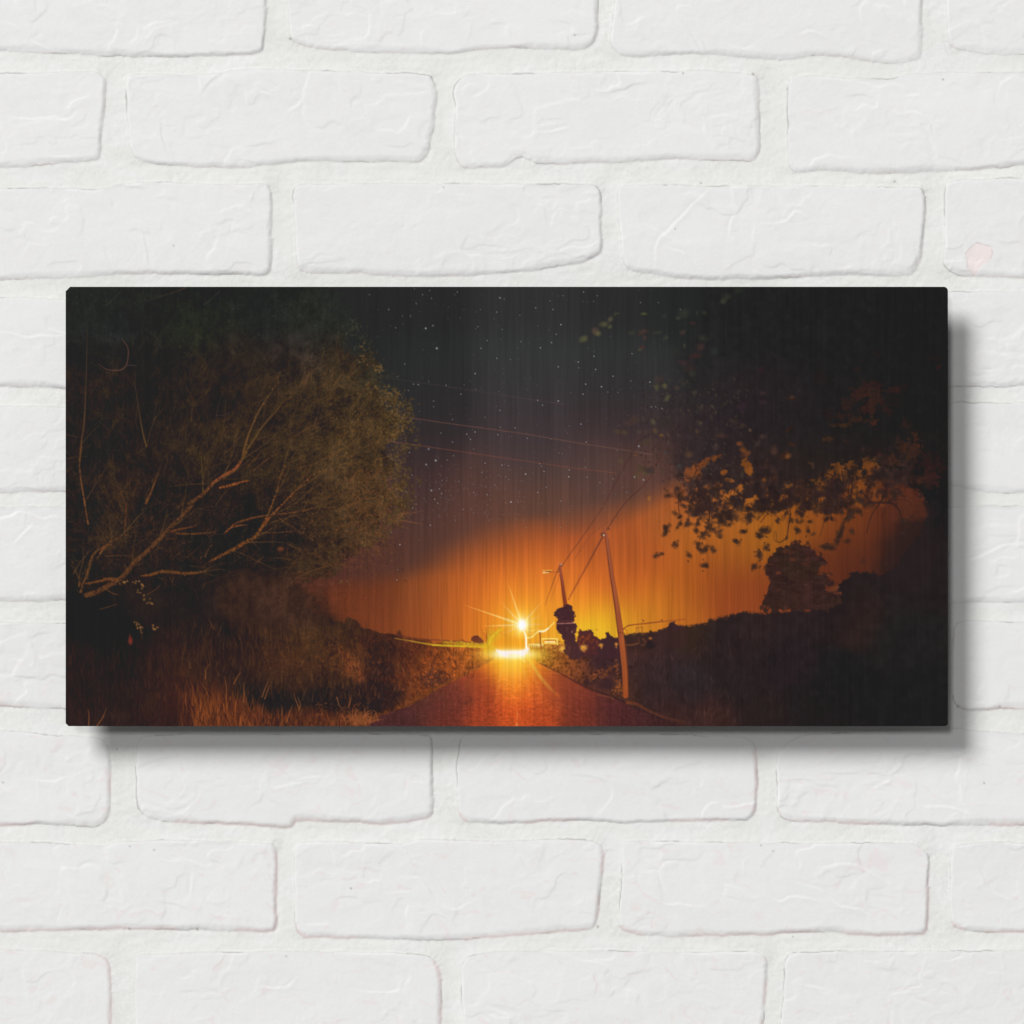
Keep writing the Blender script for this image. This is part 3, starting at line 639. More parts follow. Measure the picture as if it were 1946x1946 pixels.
for pts, w in [([(614,873),(646,855),(683,842)], 1.3), ([(601,957),(618,948),(636,942),(650,944)], 1.5), ([(657,964),(686,950),(716,929)], 1.5), ([(570,890),(600,880),(640,862),(670,850)], 1.1),
               ([(466,860),(480,868),(492,872)], 1.2), ([(472,886),(486,870),(498,857)], 1.8), ([(480,895),(510,872),(535,858)], 1.8), ([(560,830),(590,810),(620,800),(650,780)], 1.1),
               ([(600,740),(630,722),(655,712)], 1), ([(640,830),(665,820),(700,812),(740,808)], 1), ([(560,1100),(600,1082),(640,1073),(672,1080)], 1.5), ([(495,1012),(525,1012),(555,1010)], 2),
               ([(530,985),(570,1010),(600,1030),(625,1050)], 1.6), ([(410,960),(424,940),(440,925)], 1.2), ([(355,1060),(372,1045),(385,1035)], 1.1), ([(200,1057),(225,1056),(250,1057)], 1.5),
               ([(195,1115),(215,1128),(225,1130)], 2), ([(280,1130),(296,1120),(305,1112)], 1.4), ([(190,1158),(210,1152),(222,1148)], 1.4), ([(390,1058),(395,1045),(402,1036)], 2.6),
               ([(125,825),(140,829),(152,831)], 1.2), ([(128,872),(145,868),(165,867)], 1), ([(500,960),(495,968),(490,950)], 1), ([(262,816),(258,800),(262,770)], .9)]:
    stroke(pts, [w, w * .6], '6e4424', .75)
for k in range(260):   # tangle around the fork
    x = R.uniform(130, 640); y = R.normal(1040, 45)
    if y > 1120: continue
    a = R.normal(-.7, .9); L = R.uniform(8, 30)
    stroke([(x, y), (x + L * .5 * math.cos(a) + R.normal(0, 2), y + L * .5 * math.sin(a)), (x + L * math.cos(a), y + L * math.sin(a))], [1.4, .7], hx('5e3a20') * R.uniform(.7, 1.25), R.uniform(.3, .7), 2)
def grow(x, y, a, L, w, c, al, depth=0):
    n = 4; pts = [(x, y)]; aa = a
    for i in range(n):
        aa += R.normal(0, .13) - .02
        x += L / n * math.cos(aa); y += L / n * math.sin(aa); pts.append((x, y))
    if not inside(*pts[-1]) and depth > 0 and R.rand() < .6: return
    stroke(pts, [w, w * .55], [c, c * .5 + .5 * at_(TREE, x, y) * 1.3], al, 2, .5)
    if depth < 3 and L > 9:
        for q in range(R.randint(2, 4)):
            i = R.randint(1, n + 1)
            grow(pts[i][0], pts[i][1], a + R.choice([-1, 1]) * R.uniform(.2, .65), L * R.uniform(.5, .75), w * .6, c * R.uniform(.85, 1.0), al * .9, depth + 1)
for (x, y, a, L, w) in [(302,1025,-1.2,60,2.4),(325,1002,-.5,60,2),(345,982,-1.3,80,2.2),(387,938,-1.5,80,2),(405,918,-.4,80,2.2),(424,905,-1.2,70,2),(459,875,-.5,110,2.6),(466,860,-.9,110,2.2),(485,796,-1.3,80,1.8),(502,764,-.7,90,1.8),
        (484,1020,-.2,80,2.4),(496,1002,-.5,110,2.4),(507,980,-.35,120,2.2),(518,957,-1.0,90,2),(533,905,-1.1,70,1.6),(564,931,-.6,90,1.8),(592,903,-.3,80,1.4),(573,971,-.25,110,1.8),(600,964,.1,90,1.4),(470,1030,.1,100,2),(440,1045,.25,90,1.6),
        (165,1100,-1.3,90,2),(185,1060,-1.0,80,2),(231,1018,-.9,70,1.8),(210,1030,-1.5,60,1.4),(279,849,-1.2,70,1.6),(276,957,-1.3,90,1.8),(155,844,-1.0,60,1.4),(160,957,-.8,60,1.4),(371,1089,-.1,60,2),(253,1071,-1.4,70,1.8),(540,820,-.7,100,1.6),
        (560,750,-.6,70,1.2),(600,800,-.4,90,1.3),(640,860,-.3,80,1.3),(650,920,-.2,80,1.3),(640,1000,-.05,80,1.3),(520,1060,.1,70,1.4),(350,840,-1.3,70,1.2),(420,840,-1.2,80,1.4),(330,780,-1.3,60,1),(440,760,-1.1,70,1.1),(150,1115,-1.5,60,2.4),(140,1090,-1.2,50,1.6)]:
    cbase = hx('76502a') if y > 900 else hx('5e4628')
    if y < 770: cbase = hx('463a2c')
    grow(x, y, a, L, w, cbase * R.uniform(.8, 1.05), .7 if y > 800 else .5)
for k in range(4200):   # leaves in front of the boughs
    x = R.uniform(130, 660); y = R.normal(990, 80)
    if not inside(x, y) or y > 1125 or y < 700: continue
    b_ = at_(TREE, x, y)
    dab(x, y, R.uniform(1.2, 3), R.uniform(.7, 1.4), R.uniform(0, 3.1), b_ * (R.uniform(.6, .85) if R.rand() < .6 else R.uniform(1.2, 1.6)), R.uniform(.3, .75))
for (x, y) in [(258,1108),(267,1111),(262,1187),(267,1196),(291,1196),(272,1113),(236,1106),(230,1105),(284,1140),(276,1137),(262,1190),(268,1200),(296,1194),(262,1125),(290,1145)]:
    for q in range(3): dab(x + R.normal(0, 3), y + R.normal(0, 3), 2, 1.4, R.rand() * 3, hx('9a6a3a') * R.uniform(.7, 1.1), .8)
dab(248,1218,4,7,0,hx('8a3426'),.8); dab(247,1209,2,4,0,hx('6e2c22'),.6)
dab(533,1043,6,4,0,hx('7e4024'),.7)
# dim haze of far hedge between crown and bank
over(polymask([(430,1105),(520,1100),(585,1112),(612,1140),(640,1178),(600,1195),(500,1200),(430,1170)], 3, 24, 8, 20, 345), np.clip(hx('3e281f') * tex[..., None], .1, 1), .85)
for k in range(500):
    x = R.normal(570, 55); y = R.normal(1135, 26); dab(x, y, R.uniform(1.2, 3.4), R.uniform(.8, 1.6), R.rand() * 3, at_(IMG, x, y) * R.choice([.78, 1.2]), .5)
# black hollow under the boughs
over(polymask([(128,1150),(150,1146),(180,1160),(192,1195),(215,1212),(222,1240),(212,1256),(180,1232),(150,1215),(128,1205)], 3, 6, 5, 14, 340), '1c1c1c', .9)
over(polymask([(440,1310),(480,1300),(560,1320),(620,1300),(720,1335),(700,1362),(600,1345),(560,1345),(500,1352),(455,1330)], 3, 8, 5, 14, 341), '1f1d20', .75)

# dark and lit bank on the left
over(polymask([(650,1232),(672,1250),(688,1268),(692,1295),(676,1305),(662,1292),(652,1262)], 3, 9, 6, 16, 350), '8a4828', .75)
over(polymask([(700,1232),(740,1220),(745,1245),(720,1270),(698,1258)], 3, 8, 5, 12, 351), '33221f', .7)
over(polymask([(700,1280),(740,1258),(752,1272),(735,1286)], 3, 5, 4, 12, 352), '2c2022', .7)
over(polymask([(630,1310),(700,1292),(760,1310),(765,1335),(720,1350),(650,1340)], 3, 9, 5, 14, 353), '2a2023', .7)
over(polymask([(800,1282),(840,1275),(856,1292),(835,1306),(800,1302)], 3, 5, 4, 12, 354), '4a2c26', .7)
for k in range(2600):
    x = R.uniform(600, 945); y = R.uniform(1205, 1355)
    if not inside(x, y): continue
    b_ = at_(TREE, x, y); lit = sstep(680, 920, x)
    if R.rand() < .5:
        a = R.normal(1.0, .35) if x > 760 else R.normal(1.4, .5); L = R.uniform(3, 11)
        stroke([(x, y), (x + L * math.cos(a), y + L * math.sin(a))], [1.6, .8], b_ * R.uniform(.35, .7) * np.array([1.05, .9, .95]), R.uniform(.3, .8), 0)
    else:
        dab(x, y, R.uniform(1, 3.4), R.uniform(.8, 1.9), R.uniform(0, 3), b_ * R.uniform(1.05, 1.35 + .25 * lit) * np.array([1.06, .97, .8]), R.uniform(.3, .7))
# verge along the road
for k in range(260):
    t = R.rand(); x = np.interp(t, [0, .3, .55, .75, 1], [945, 888, 826, 777, 705]); y = np.interp(t, [0, .3, .55, .75, 1], [1248, 1282, 1313, 1342, 1366])
    dab(x + R.normal(-2, 3), y + R.normal(-2, 2), R.uniform(1.5, 4.5), R.uniform(.8, 1.8), -.5, hx('b8622e') * (1 - .38 * t) * R.uniform(.6, 1.05), R.uniform(.4, .8))
# lit wall top running to the glow, hedge and yellow tree
stroke([(752,1206),(790,1213),(840,1217),(900,1221)], [2, 3], ['5a2c24', '8a4a24'], .8)
stroke([(750,1213),(780,1218),(821,1225),(860,1227),(921,1229)], [1.5, 2.5, 4, 5], ['9a6a2c', 'd8b020'], .95)
stroke([(842,1220),(880,1223),(925,1226)], [3, 6], ['b87428', 'c89c24'], .9)
stroke([(821,1226),(880,1229)], [1.5, 1.5], 'e8cc30', .8)
for k in range(90):
    x = R.uniform(840, 930); dab(x, R.normal(1223, 2.5), 1.8, 1.2, 0, hx('c8a028') * R.uniform(.6, 1.15), .7)
stroke([(817,1198),(818,1216)], 1, 'b07040', .7); stroke([(836,1205),(838,1218)], 1.2, 'c07a3a', .7)
over(polymask([(895,1216),(899,1210),(906,1208),(913,1212),(918,1221),(905,1222)], 3, 1, 2, 5, 360), '5e2a26', .95)
for k in range(70):
    a = R.uniform(-2.0, -.35); L = R.uniform(8, 34)
    x0_, y0_ = 929 + R.normal(0, 2), 1222 + R.normal(0, 2)
    x1_, y1_ = x0_ + L * math.cos(a) * 1.0, y0_ + L * math.sin(a) * .85
    stroke([(x0_, y0_), ((x0_ + x1_) / 2 + R.normal(0, 2), (y0_ + y1_) / 2 + R.normal(0, 2)), (x1_, y1_)], [1.6, .8], hx('8a3c1c') if x1_ < 926 else hx('d0a826'), .55, 2)
for k in range(90):
    x = R.normal(944, 9); y = R.normal(1201, 7); dab(x, y, 2, 1.2, R.rand() * 3, hx('d0ac28') * R.uniform(.8, 1.1), .4)
stroke([(929,1224),(936,1210),(948,1198),(958,1194)], [4, 2.5, 1], 'e0bc28', .8)

# ---- road -------------------------------------------------------------------
ROAD = field([(960,1252,'f6d038'),(985,1256,'f4c438'),(935,1262,'d07a28'),(1010,1262,'e89428'),(970,1275,'f0a42c'),(975,1295,'ea8a2a'),(975,1320,'d2622a'),(975,1345,'bc4e28'),(975,1375,'bc5428'),
   (920,1285,'a84e2a'),(900,1300,'8c402c'),(930,1320,'9a452c'),(880,1320,'6c3630'),(850,1340,'66322c'),(820,1340,'56302e'),(760,1370,'48292b'),(850,1375,'66302a'),(920,1350,'964028'),(920,1375,'8e3e28'),
   (1010,1285,'e07c2a'),(1030,1285,'b85c2a'),(1050,1290,'8a4430'),(1020,1320,'c05a2c'),(1050,1325,'9c4a2c'),(1030,1360,'a04426'),(1080,1310,'7c3c2e'),(1100,1335,'70342c'),(1100,1365,'6c3228'),(1150,1350,'502a2c'),(1200,1370,'46262a'),(1270,1378,'3a2224')], 20)
asph = 1 + .05 * vnoise(XX, YY, 9, 2.2, 370) + .12 * vnoise(XX, YY, 3, 1.8, 371) * sstep(1270, 1370, YY)
road = [(940,1238),(946,1247),(888,1282),(826,1313),(777,1342),(733,1357),(712,1364),(681,1392),(1320,1392),(1295,1380),(1269,1367),(1230,1352),(1189,1338),(1165,1326),(1115,1307),(1071,1283),(1023,1259),(1008,1250),(1005,1240)]
rm = polymask(road, 2, 1.2, 1.2, 6, 372)
ROAD = ROAD * (np.array([1.07, 1.0, .88]) * sstep(500, 0, np.abs(XX - 980))[..., None] + (1 - sstep(500, 0, np.abs(XX - 980)))[..., None])
over(polymask([(1014,1246),(1100,1240),(1700,1200),(1700,1410),(1150,1410)], 0, 2), '4e2c26')
over(rm, np.clip(ROAD * asph[..., None], 0, 1))
# ---- right bank and dark field ------------------------------------------------
FIELD = field([(1010,1248,'e8b030'),(1030,1245,'d88a2a'),(1045,1262,'b8642a'),(1080,1268,'a05428'),(1070,1240,'7a3e26'),(1110,1275,'7a4028'),(1130,1245,'40262b'),(1150,1220,'4a2a26'),(1120,1285,'5a3228'),(1150,1300,'432829'),(1165,1270,'3e272b'),(1170,1315,'54301f'),
   (1200,1225,'4a2c22'),(1230,1225,'3c2622'),(1215,1250,'3a282c'),(1250,1260,'352628'),(1215,1290,'3c2824'),(1300,1300,'2d2427'),(1240,1310,'2c2326'),(1400,1300,'292021'),(1380,1230,'2c2122'),(1500,1250,'261e21'),(1600,1300,'1f1e1f'),(1750,1350,'1e1e1e'),
   (1350,1372,'3a2522'),(1260,1345,'3c2522'),(1450,1375,'2a2020'),(1300,1205,'35261f'),(1450,1180,'2e2222'),(1500,1160,'2b2022'),(1600,1150,'271e20'),(1700,1120,'261f20'),(1760,1050,'241e1f'),(1780,980,'1e1d1e'),(1700,1200,'222020'),(1640,1170,'2e211e'),(1550,1350,'211d1e')], 26)
FIELD = np.clip(FIELD * (1 + .12 * fbm(XX, YY, 14, 380, 3))[..., None], .105, 1)
hill = [(1006,1243),(1010,1226),(1040,1222),(1060,1222),(1100,1222),(1150,1216),(1184,1208),(1200,1206),(1222,1203),(1250,1200),(1263,1196),(1300,1190),(1340,1181),(1362,1176),(1385,1172),(1400,1166),(1415,1160),(1426,1165),(1447,1165),
        (1480,1162),(1502,1157),(1550,1135),(1590,1128),(1593,1112),(1610,1096),(1633,1086),(1652,1086),(1668,1094),(1688,1088),(1703,1078),(1717,1056),(1735,1035),(1750,1010),(1761,975),(1754,950),(1740,936),(1820,930),
        (1820,1400),(1325,1400),(1295,1380),(1269,1366),(1230,1351),(1189,1337),(1165,1325),(1115,1307),(1071,1283),(1023,1259)]
hm = polymask(hill, 2, 3.0, 4.0, 8, 381)
over(hm, FIELD)
over(polymask([(1600,1140),(1640,1080),(1700,1060),(1740,1000),(1775,940),(1820,940),(1820,1400),(1600,1400)], 3, 26, 10, 30, 382) * hm, FIELD)
# soft smoke of dark leaves at the right end of the sky
over(polymask([(1668,1094),(1690,1020),(1720,985),(1765,950),(1790,1000),(1780,1080),(1700,1120)], 3, 26, 8, 24, 383), '2a2021', .65)
# round tree, bush beside it
rt_ = [(1451,1161),(1450,1150),(1454,1138),(1457,1124),(1463,1112),(1462,1100),(1450,1094),(1448,1086),(1451,1077),(1458,1068),(1463,1059),(1470,1049),(1477,1042),(1490,1035),(1502,1032),(1517,1031),(1530,1033),(1542,1038),(1554,1042),(1558,1051),(1561,1061),(1567,1063),(1563,1077),
       (1556,1084),(1553,1090),(1570,1092),(1582,1096),(1586,1105),(1580,1113),(1574,1119),(1590,1122),(1600,1126),(1600,1150),(1540,1160),(1490,1162)]
tm = polymask(rt_, 3, 2.2, 6.0, 9, 390)
over(tm, np.clip(hx('35231f') * (1 + .22 * fbm(XX, YY, 9, 391, 3, 1.6))[..., None] + np.array([.015, 0, .01]) * vnoise(XX, YY, 40, 30, 395)[..., None], .1, 1), .97)
gaps = tm * sstep(.34, .56, fbm(XX, YY, 8, 392, 3, 1.8)) * np.maximum(np.exp(-((XX - 1485) / 50) ** 2 - ((YY - 1080) / 34) ** 2), sstep(.98, .6, polymask(rt_, 3, 14, 4, 9, 390)))
over(gaps, '7a3c24', .7)
for k in range(260):
    x = R.uniform(1452, 1600); y = R.uniform(1035, 1160)
    if tm[int(y - OY), int(x - OX)] < .5: continue
    dab(x, y, R.uniform(2, 5), R.uniform(.8, 1.6), R.normal(-.1, .4), hx('33231f') * R.uniform(.75, 1.45), .5)
dab(1583,1120,7,4,-.3,hx('6a3a24'),.7); dab(1590,1116,4,2,-.3,hx('7a4226'),.7)
# texture of the right bank
for k in range(1700):
    x = 1010 + abs(R.normal(0, 75)); y = R.uniform(1230, 1335)
    if x > 1230 or y > np.interp(x, [1008, 1023, 1071, 1115, 1165, 1230], [1249, 1257, 1281, 1305, 1323, 1350]) or y < np.interp(x, [1010, 1100, 1150, 1230], [1228, 1238, 1246, 1250]): continue
    b_ = at_(FIELD, x, y); f_ = sstep(1200, 1040, x)
    if R.rand() < .5: dab(x, y, R.uniform(1, 3.5), R.uniform(.8, 2), R.uniform(-1.5, 0), b_ * .3 + hx('b4602c') * R.uniform(.3, .8) * (.45 + .55 * f_), R.uniform(.3, .75))
    else: dab(x, y, R.uniform(1, 4), R.uniform(.8, 2.4), R.uniform(-1.5, 0), b_ * R.uniform(.4, .75), R.uniform(.35, .8))
for (x, y, rx, ry) in [(1122,1296,12,7),(1142,1262,22,12),(1130,1240,30,12),(1150,1300,16,10)]:
    over(np.exp(-((XX - x) / rx) ** 4 - ((YY - y) / ry) ** 4), '3a252a', .75)
for k in range(60):
    x = R.uniform(1120, 1175); y = 1290 - (x - 1120) * .45 + R.normal(0, 6)
    dab(x, y, 2.6, 1.4, R.uniform(-1, 1), hx('8e4e2a') * R.uniform(.6, 1.05), .6)
    dab(1176 + R.normal(0, 5), 1308 + R.normal(0, 9), 2, 1.4, R.rand() * 3, hx('a85c2e') * R.uniform(.6, 1), .6)
stroke([(1023,1259),(1045,1270),(1071,1283),(1090,1294),(1115,1307),(1140,1316),(1165,1325),(1189,1335)], [1.5, 3, 4, 3], ['6a2c20', '2f2024'], .75)
stroke([(1135,1320),(1160,1325),(1165,1328)], [2, 3], '8a5030', .5)
stroke([(1192,1335),(1210,1338),(1232,1350),(1265,1364),(1300,1372)], [6, 5, 4, 6], ['7a3e26', '4a2c24'], .75)
stroke([(1200,1343),(1230,1355),(1260,1368)], 2.5, '2f2023', .7)
stroke([(1048,1283),(1072,1285),(1085,1284)], 1.2, '7a3020', .6); stroke([(1026,1364),(1040,1363)], 1.5, 'c8602e', .6)
for k in range(240):
    x = R.uniform(1200, 1420); y = R.uniform(1345, 1380) if R.rand() < .6 else R.uniform(1270, 1345)
    L = R.uniform(5, 14); stroke([(x, y), (x + R.normal(0, 3), y - L)], [1.4, .6], at_(FIELD, x, y) * R.uniform(1.1, 1.5), .5, 0)

for k in range(1500):
    x = R.uniform(1195, 1700); y = R.uniform(1210, 1375)
    if y < np.interp(x, [1195, 1300, 1420, 1600, 1700], [1215, 1205, 1180, 1140, 1120]) or hm[int(y - OY), int(x - OX)] < .9: continue
    f_ = 1 - sstep(1300, 1750, x)
    L = R.uniform(4, 16); stroke([(x, y), (x + R.normal(0, 3), y - L)], [1.6, .7], at_(FIELD, x, y) * (1 + R.uniform(-.25, .45) * (.3 + f_)) * np.array([1.05, 1, .95]), R.uniform(.2, .6), 0)
# bushes, ivy-clad pole, houses and lights on the right
def mass(pts, c, warp=3, ws=6, seed=400, a=1, soft=1.0): over(polymask(pts, 3, soft, warp, ws, seed), c, a)
mass([(1098,1205),(1105,1198),(1116,1197),(1124,1199),(1131,1207),(1136,1216),(1160,1216),(1160,1240),(1100,1240)], '4e282a', 3, 6, 401)
mass([(1150,1212),(1149,1204),(1156,1202),(1162,1208),(1172,1212),(1180,1206),(1184,1220),(1184,1245),(1140,1248),(1140,1216)], '40262a', 2.5, 6, 402)
mass([(1184,1208),(1250,1200),(1300,1190),(1300,1230),(1250,1226),(1184,1232)], '3a2624', 1, 6, 403, .8)
mass([(1262,1196),(1270,1190),(1276,1182),(1282,1182),(1288,1189),(1296,1194)], '3a2428', 2, 5, 404)
for k in range(70):
    dab(1112 + R.normal(0, 12), 1216 + R.normal(0, 9), 2, 1.3, R.rand() * 3, hx('a04a24') * R.uniform(.6, 1.1), .55)
# gabled shed and boundary on the far right bank
stroke([(1190,1226),(1205,1225),(1214,1222)], 3, '7a482c', .7); stroke([(1222,1214),(1228,1224),(1220,1226)], 4, '6a3c26', .6)
dab(1236,1213,3,2.2,0,hx('b86a30'),.9); stroke([(1213,1211),(1214,1218)], 1.3, '8a4a28', .8)
mass([(1226,1230),(1232,1218),(1238,1218),(1246,1230)], '2c2022', .8, 5, 405)
stroke([(1184,1196),(1190,1191),(1196,1188.5),(1225,1185),(1260,1181)], [2, 2.4], '8c4424', .95)
stroke([(1262,1181),(1280,1179),(1302,1177)], 2, '9a4c26', .9)
stroke([(1209,1192),(1209,1204)], 1.6, 'a05a28', .9); stroke([(1214,1192),(1214,1204)], 1.2, 'a05a28', .8); stroke([(1221,1191),(1221,1203)], 1.8, 'a05a28', .9)
stroke([(1209,1193),(1221,1192)], 1.6, 'a05a28', .9); stroke([(1211,1198),(1219,1198)], 5, 'c08030', .4)
stroke([(1222,1178),(1223,1181)], 1.6, '5a2c24', .9); stroke([(1256,1178),(1258,1178)], 1.6, '5a2c24', .9)
stroke([(1180,1198),(1190,1196),(1192,1206)], 1.6, 'b05a2a', .8)

# fence, frame, curved trail
stroke([(1006,1226),(1030,1226)], 5, 'fff0a8', .9)
for x in np.arange(1009, 1032, 3.4): stroke([(x, 1226 + (x - 1009) * .12), (x + 1, 1240 + (x - 1009) * .35)], 1.7, '7a3418', .85, 0)
for x in np.arange(1010.5, 1032, 3.4): stroke([(x, 1224), (x, 1230)], 1.3, 'fff2b0', .9, 0)
stroke([(1030,1214),(1059,1214),(1059,1226)], [2.6, 2.6], 'ffe878', .95, 0); stroke([(1030,1214),(1030,1223),(1056,1223)], [2, 2.6], 'ffd860', .9, 0)
stroke([(1036,1220),(1054,1220)], 3, 'fff0b0', .95, 0); stroke([(1036,1216.5),(1055,1216.5)], 2, 'b85a20', .8, 0)
for k in range(80): dab(R.uniform(1028, 1066), R.uniform(1226, 1236), R.uniform(1, 2.5), 1.3, R.rand() * 3, hx(['5a2a20', 'e0a040', '8a4420'][R.randint(3)]), .6)
stroke([(1026,1199),(1027,1220),(1030,1246)], [2, 2.4], '7a3420', .9)
over(np.exp(-((XX - 1016) / 12) ** 2 - ((YY - 1245) / 7) ** 2), 'f0c030', .6)
dab(1069,1233,5.5,5.5,0,hx('eab048'),.95,.6); dab(1109,1231,6,5,0,hx('e0a040'),.95,.6); dab(1109,1236,3,5,0,hx('b87030'),.7)
dab(1142,1226,4,3,0,hx('cc8838'),.9); dab(1143,1230,1.6,3,0,hx('c07a30'),.8); dab(1171,1224,3,2.5,0,hx('d08838'),.9); dab(1171,1229,1.6,3,0,hx('b87030'),.8)
# ivy column
ivy = [(1069,1152),(1076,1149),(1083,1150),(1087,1155),(1090,1162),(1092,1169),(1091,1176),(1092,1182),(1096,1190),(1094,1198),(1092,1205),(1093,1214),(1096,1225),(1102,1233),(1112,1242),(1104,1250),(1090,1255),(1078,1248),(1073,1240),(1073,1228),
       (1070,1217),(1066,1209),(1061,1203),(1058,1195),(1058,1187),(1059,1180),(1058,1172),(1055,1168),(1057,1160),(1062,1156)]
# poles
stroke([(1064,1077),(1068,1102),(1071,1126),(1075,1152)], [4.5, 6, 7, 7.5], ['9c5038', '8c3c24'], 1)
stroke([(1062.6,1078),(1069,1126),(1072,1152)], [1.2, 1.6], '5c2c22', .7)
stroke([(1060,1072),(1068,1070)], 1.2, 'c08060', .8); dab(1066,1074,3,2.5,0,hx('7a4438'),.9); dab(1066.5,1073,1.3,1.3,0,hx('d8b090'),.9)
stroke([(1059,1087),(1049,1087)], 1.2, '9a5034', .8); stroke([(1032,1084.5),(1048,1084)], 2.2, 'e8a848', .95); stroke([(1032,1088.5),(1042,1087.5)], 2, 'ffd890', .95); stroke([(1038,1086.4),(1047,1086.4)], 1.6, '5a3018', .9)
mass(ivy, '43262b', 2.6, 6, 410)
for k in range(130):
    x = R.uniform(1058, 1096); y = R.uniform(1153, 1250)
    if at_(IMG, x, y)[0] < .36: dab(x, y, 2, 1.3, R.rand() * 3, hx('4e2c2c') * R.uniform(.75, 1.3), .6)
stroke([(1059,1185),(1075,1184.6),(1092,1183.6)], 1.6, 'c8847c', .85); stroke([(1060,1180),(1091,1179.4)], 1, '7a4038', .7); dab(1087,1201,1.4,1.2,0,hx('d09070'),.8)
stroke([(1062,1078),(1050,1110),(1043,1130),(1036,1150)], [1.8, 1], ['7a4028', 'b8682c'], .9)
stroke([(1064,1089),(1055,1118),(1045,1144)], [1.2, .8], ['9a5030', 'c0702c'], .8)
stroke([(1145,1021),(1112,1082),(1080,1140)], [2.4, 1.6], ['64342a', '9a4a28'], .95)
stroke([(1142,1022),(1110,1080),(1082,1132)], [1, .8], '8a4630', .6)
stroke([(1152.4,1016),(1162,1090),(1170,1140),(1179,1200),(1186,1260),(1188,1290),(1189,1322)], [6, 8, 9, 11, 10.5, 10, 10], ['9a5236', '9c4c24'], 1)
stroke([(1150,1020),(1159,1090),(1167,1140),(1174,1200),(1176,1210)], [1.4, 2, 2], '55291f', .75)
stroke([(1156,1024),(1166,1090),(1175,1140),(1184.5,1200)], [1.2, 1.8], '6e3626', .5)
stroke([(1188,1215),(1193,1260),(1194,1322)], [2, 2.2], '6a3524', .6)
stroke([(1184,1212),(1188,1260),(1190,1310)], [3, 3], 'ac5a2c', .6)
stroke([(1176,1202),(1186,1203)], 2, '6e3424', .7)
dab(1146,1016,4.5,4,0,hx('5a342c'),.95); dab(1147.4,1017,1.8,1.8,0,hx('e0b898'),.95); stroke([(1147,1002),(1147.6,1010)], 2.2, '8a4a38', .9)
stroke([(1149,1011),(1155,1004)], 1.8, '8a5038', .9); dab(1156,1005,2.6,1.6,.3,hx('5a3428'),.9)

# ---- lamp, mast, rays and the white glow on the horizon
over(np.exp(-((XX - 974) / 60) ** 4 - ((YY - 1243) / 14) ** 2), 'ffdc3c', .9)
over(np.exp(-((XX - 973) / 75) ** 2 - ((YY - 1240) / 30) ** 2), 'f8b030', .4)
over(np.exp(-((XX - 931) / 13) ** 4 - ((YY - 1234) / 11) ** 4), 'e0b024', .85)
over(np.exp(-((XX - 975) / 24) ** 2 - ((YY - 1262) / 26) ** 2), 'fad038', .75)
over(np.exp(-((XX - 976) / 20) ** 2 - ((YY - 1300) / 34) ** 2), 'f08c2c', .5)
hz = polymask([(943,1234),(951,1236.5),(962,1237),(985,1236.5),(998,1233),(1003,1229),(1006,1234),(1001,1241),(992,1247),(980,1250),(968,1250),(955,1246),(944,1238)], 3, 2.2)
over(np.exp(-((XX - 973) / 32) ** 4 - ((YY - 1243) / 8.5) ** 2), 'fff6c8', .97)
over(np.exp(-((XX - 974) / 34) ** 2 - ((YY - 1243) / 7) ** 2), 'fffbe6', .95)
over(hz, 'fdf2f0', .9)
over(polymask([(938,1224),(946,1232),(962,1234),(985,1234),(997,1231),(997,1215),(938,1212)], 3, 5), 'e8961e', .35)
stroke([(992,1196),(997,1202),(999.5,1210),(1000,1232)], [2.5, 3, 3, 3.5], 'fff4c0', .98)
stroke([(996,1196),(999.5,1214),(1000,1232)], [2, 2], 'ffffff', .8)
stroke([(1001,1212),(1006,1212),(1013,1209),(1019,1203),(1025,1199),(1037,1197),(1045,1191),(1053,1183)], [2.5, 3, 2], ['ffe890', 'ffe070'], .95)
stroke([(1025,1200),(1034,1200),(1042,1194)], 2.5, 'fff6d8', .9); stroke([(1004,1197),(1012,1199),(1020,1196)], 1.5, 'ffe880', .7)
stroke([(1005,1205),(1014,1206)], 1.2, 'ffd860', .5)
def ray(x, y, w=2.4, a=1.0):
    w *= 1.75
    stroke([(LX, LY), ((LX * 2 + x) / 3, (LY * 2 + y) / 3), (x, y)], [w * 1.5, w * .8, .3], ['fff2a0', 'f09a38'], a, 0, .8)
for (x, y, w) in [(963,1102,2.4),(950,1142,2.6),(880,1149,2.4),(914,1190,2.6),(955,1206,2.6),(972,1214,1.8),(998,1152,2.6),(1034,1138,2.2),(1034,1166,2.2),(1044,1186,2.2),(1018,1211,2.4),(989,1211,2.4),(1004,1208,2.2),(984,1150,1.2),(973,1172,2),(1003,1165,2),(1012,1196,2)]:
    ray(x, y, w)
for k in range(26):
    a = k * 2 * math.pi / 26 + R.normal(0, .05); L = R.uniform(16, 44)
    stroke([(LX, LY), (LX + L * math.cos(a), LY + L * math.sin(a))], [2.4, .2], ['fff0a0', 'f0a038'], .6, 0, .7)
over(np.exp(-(np.hypot((XX - LX), (YY - LY) * .9) / 12) ** 2), 'fff0a0', .95)
over(np.exp(-(np.hypot((XX - LX), (YY - LY) * .78) / 8.4) ** 4), 'fdfaff', 1)
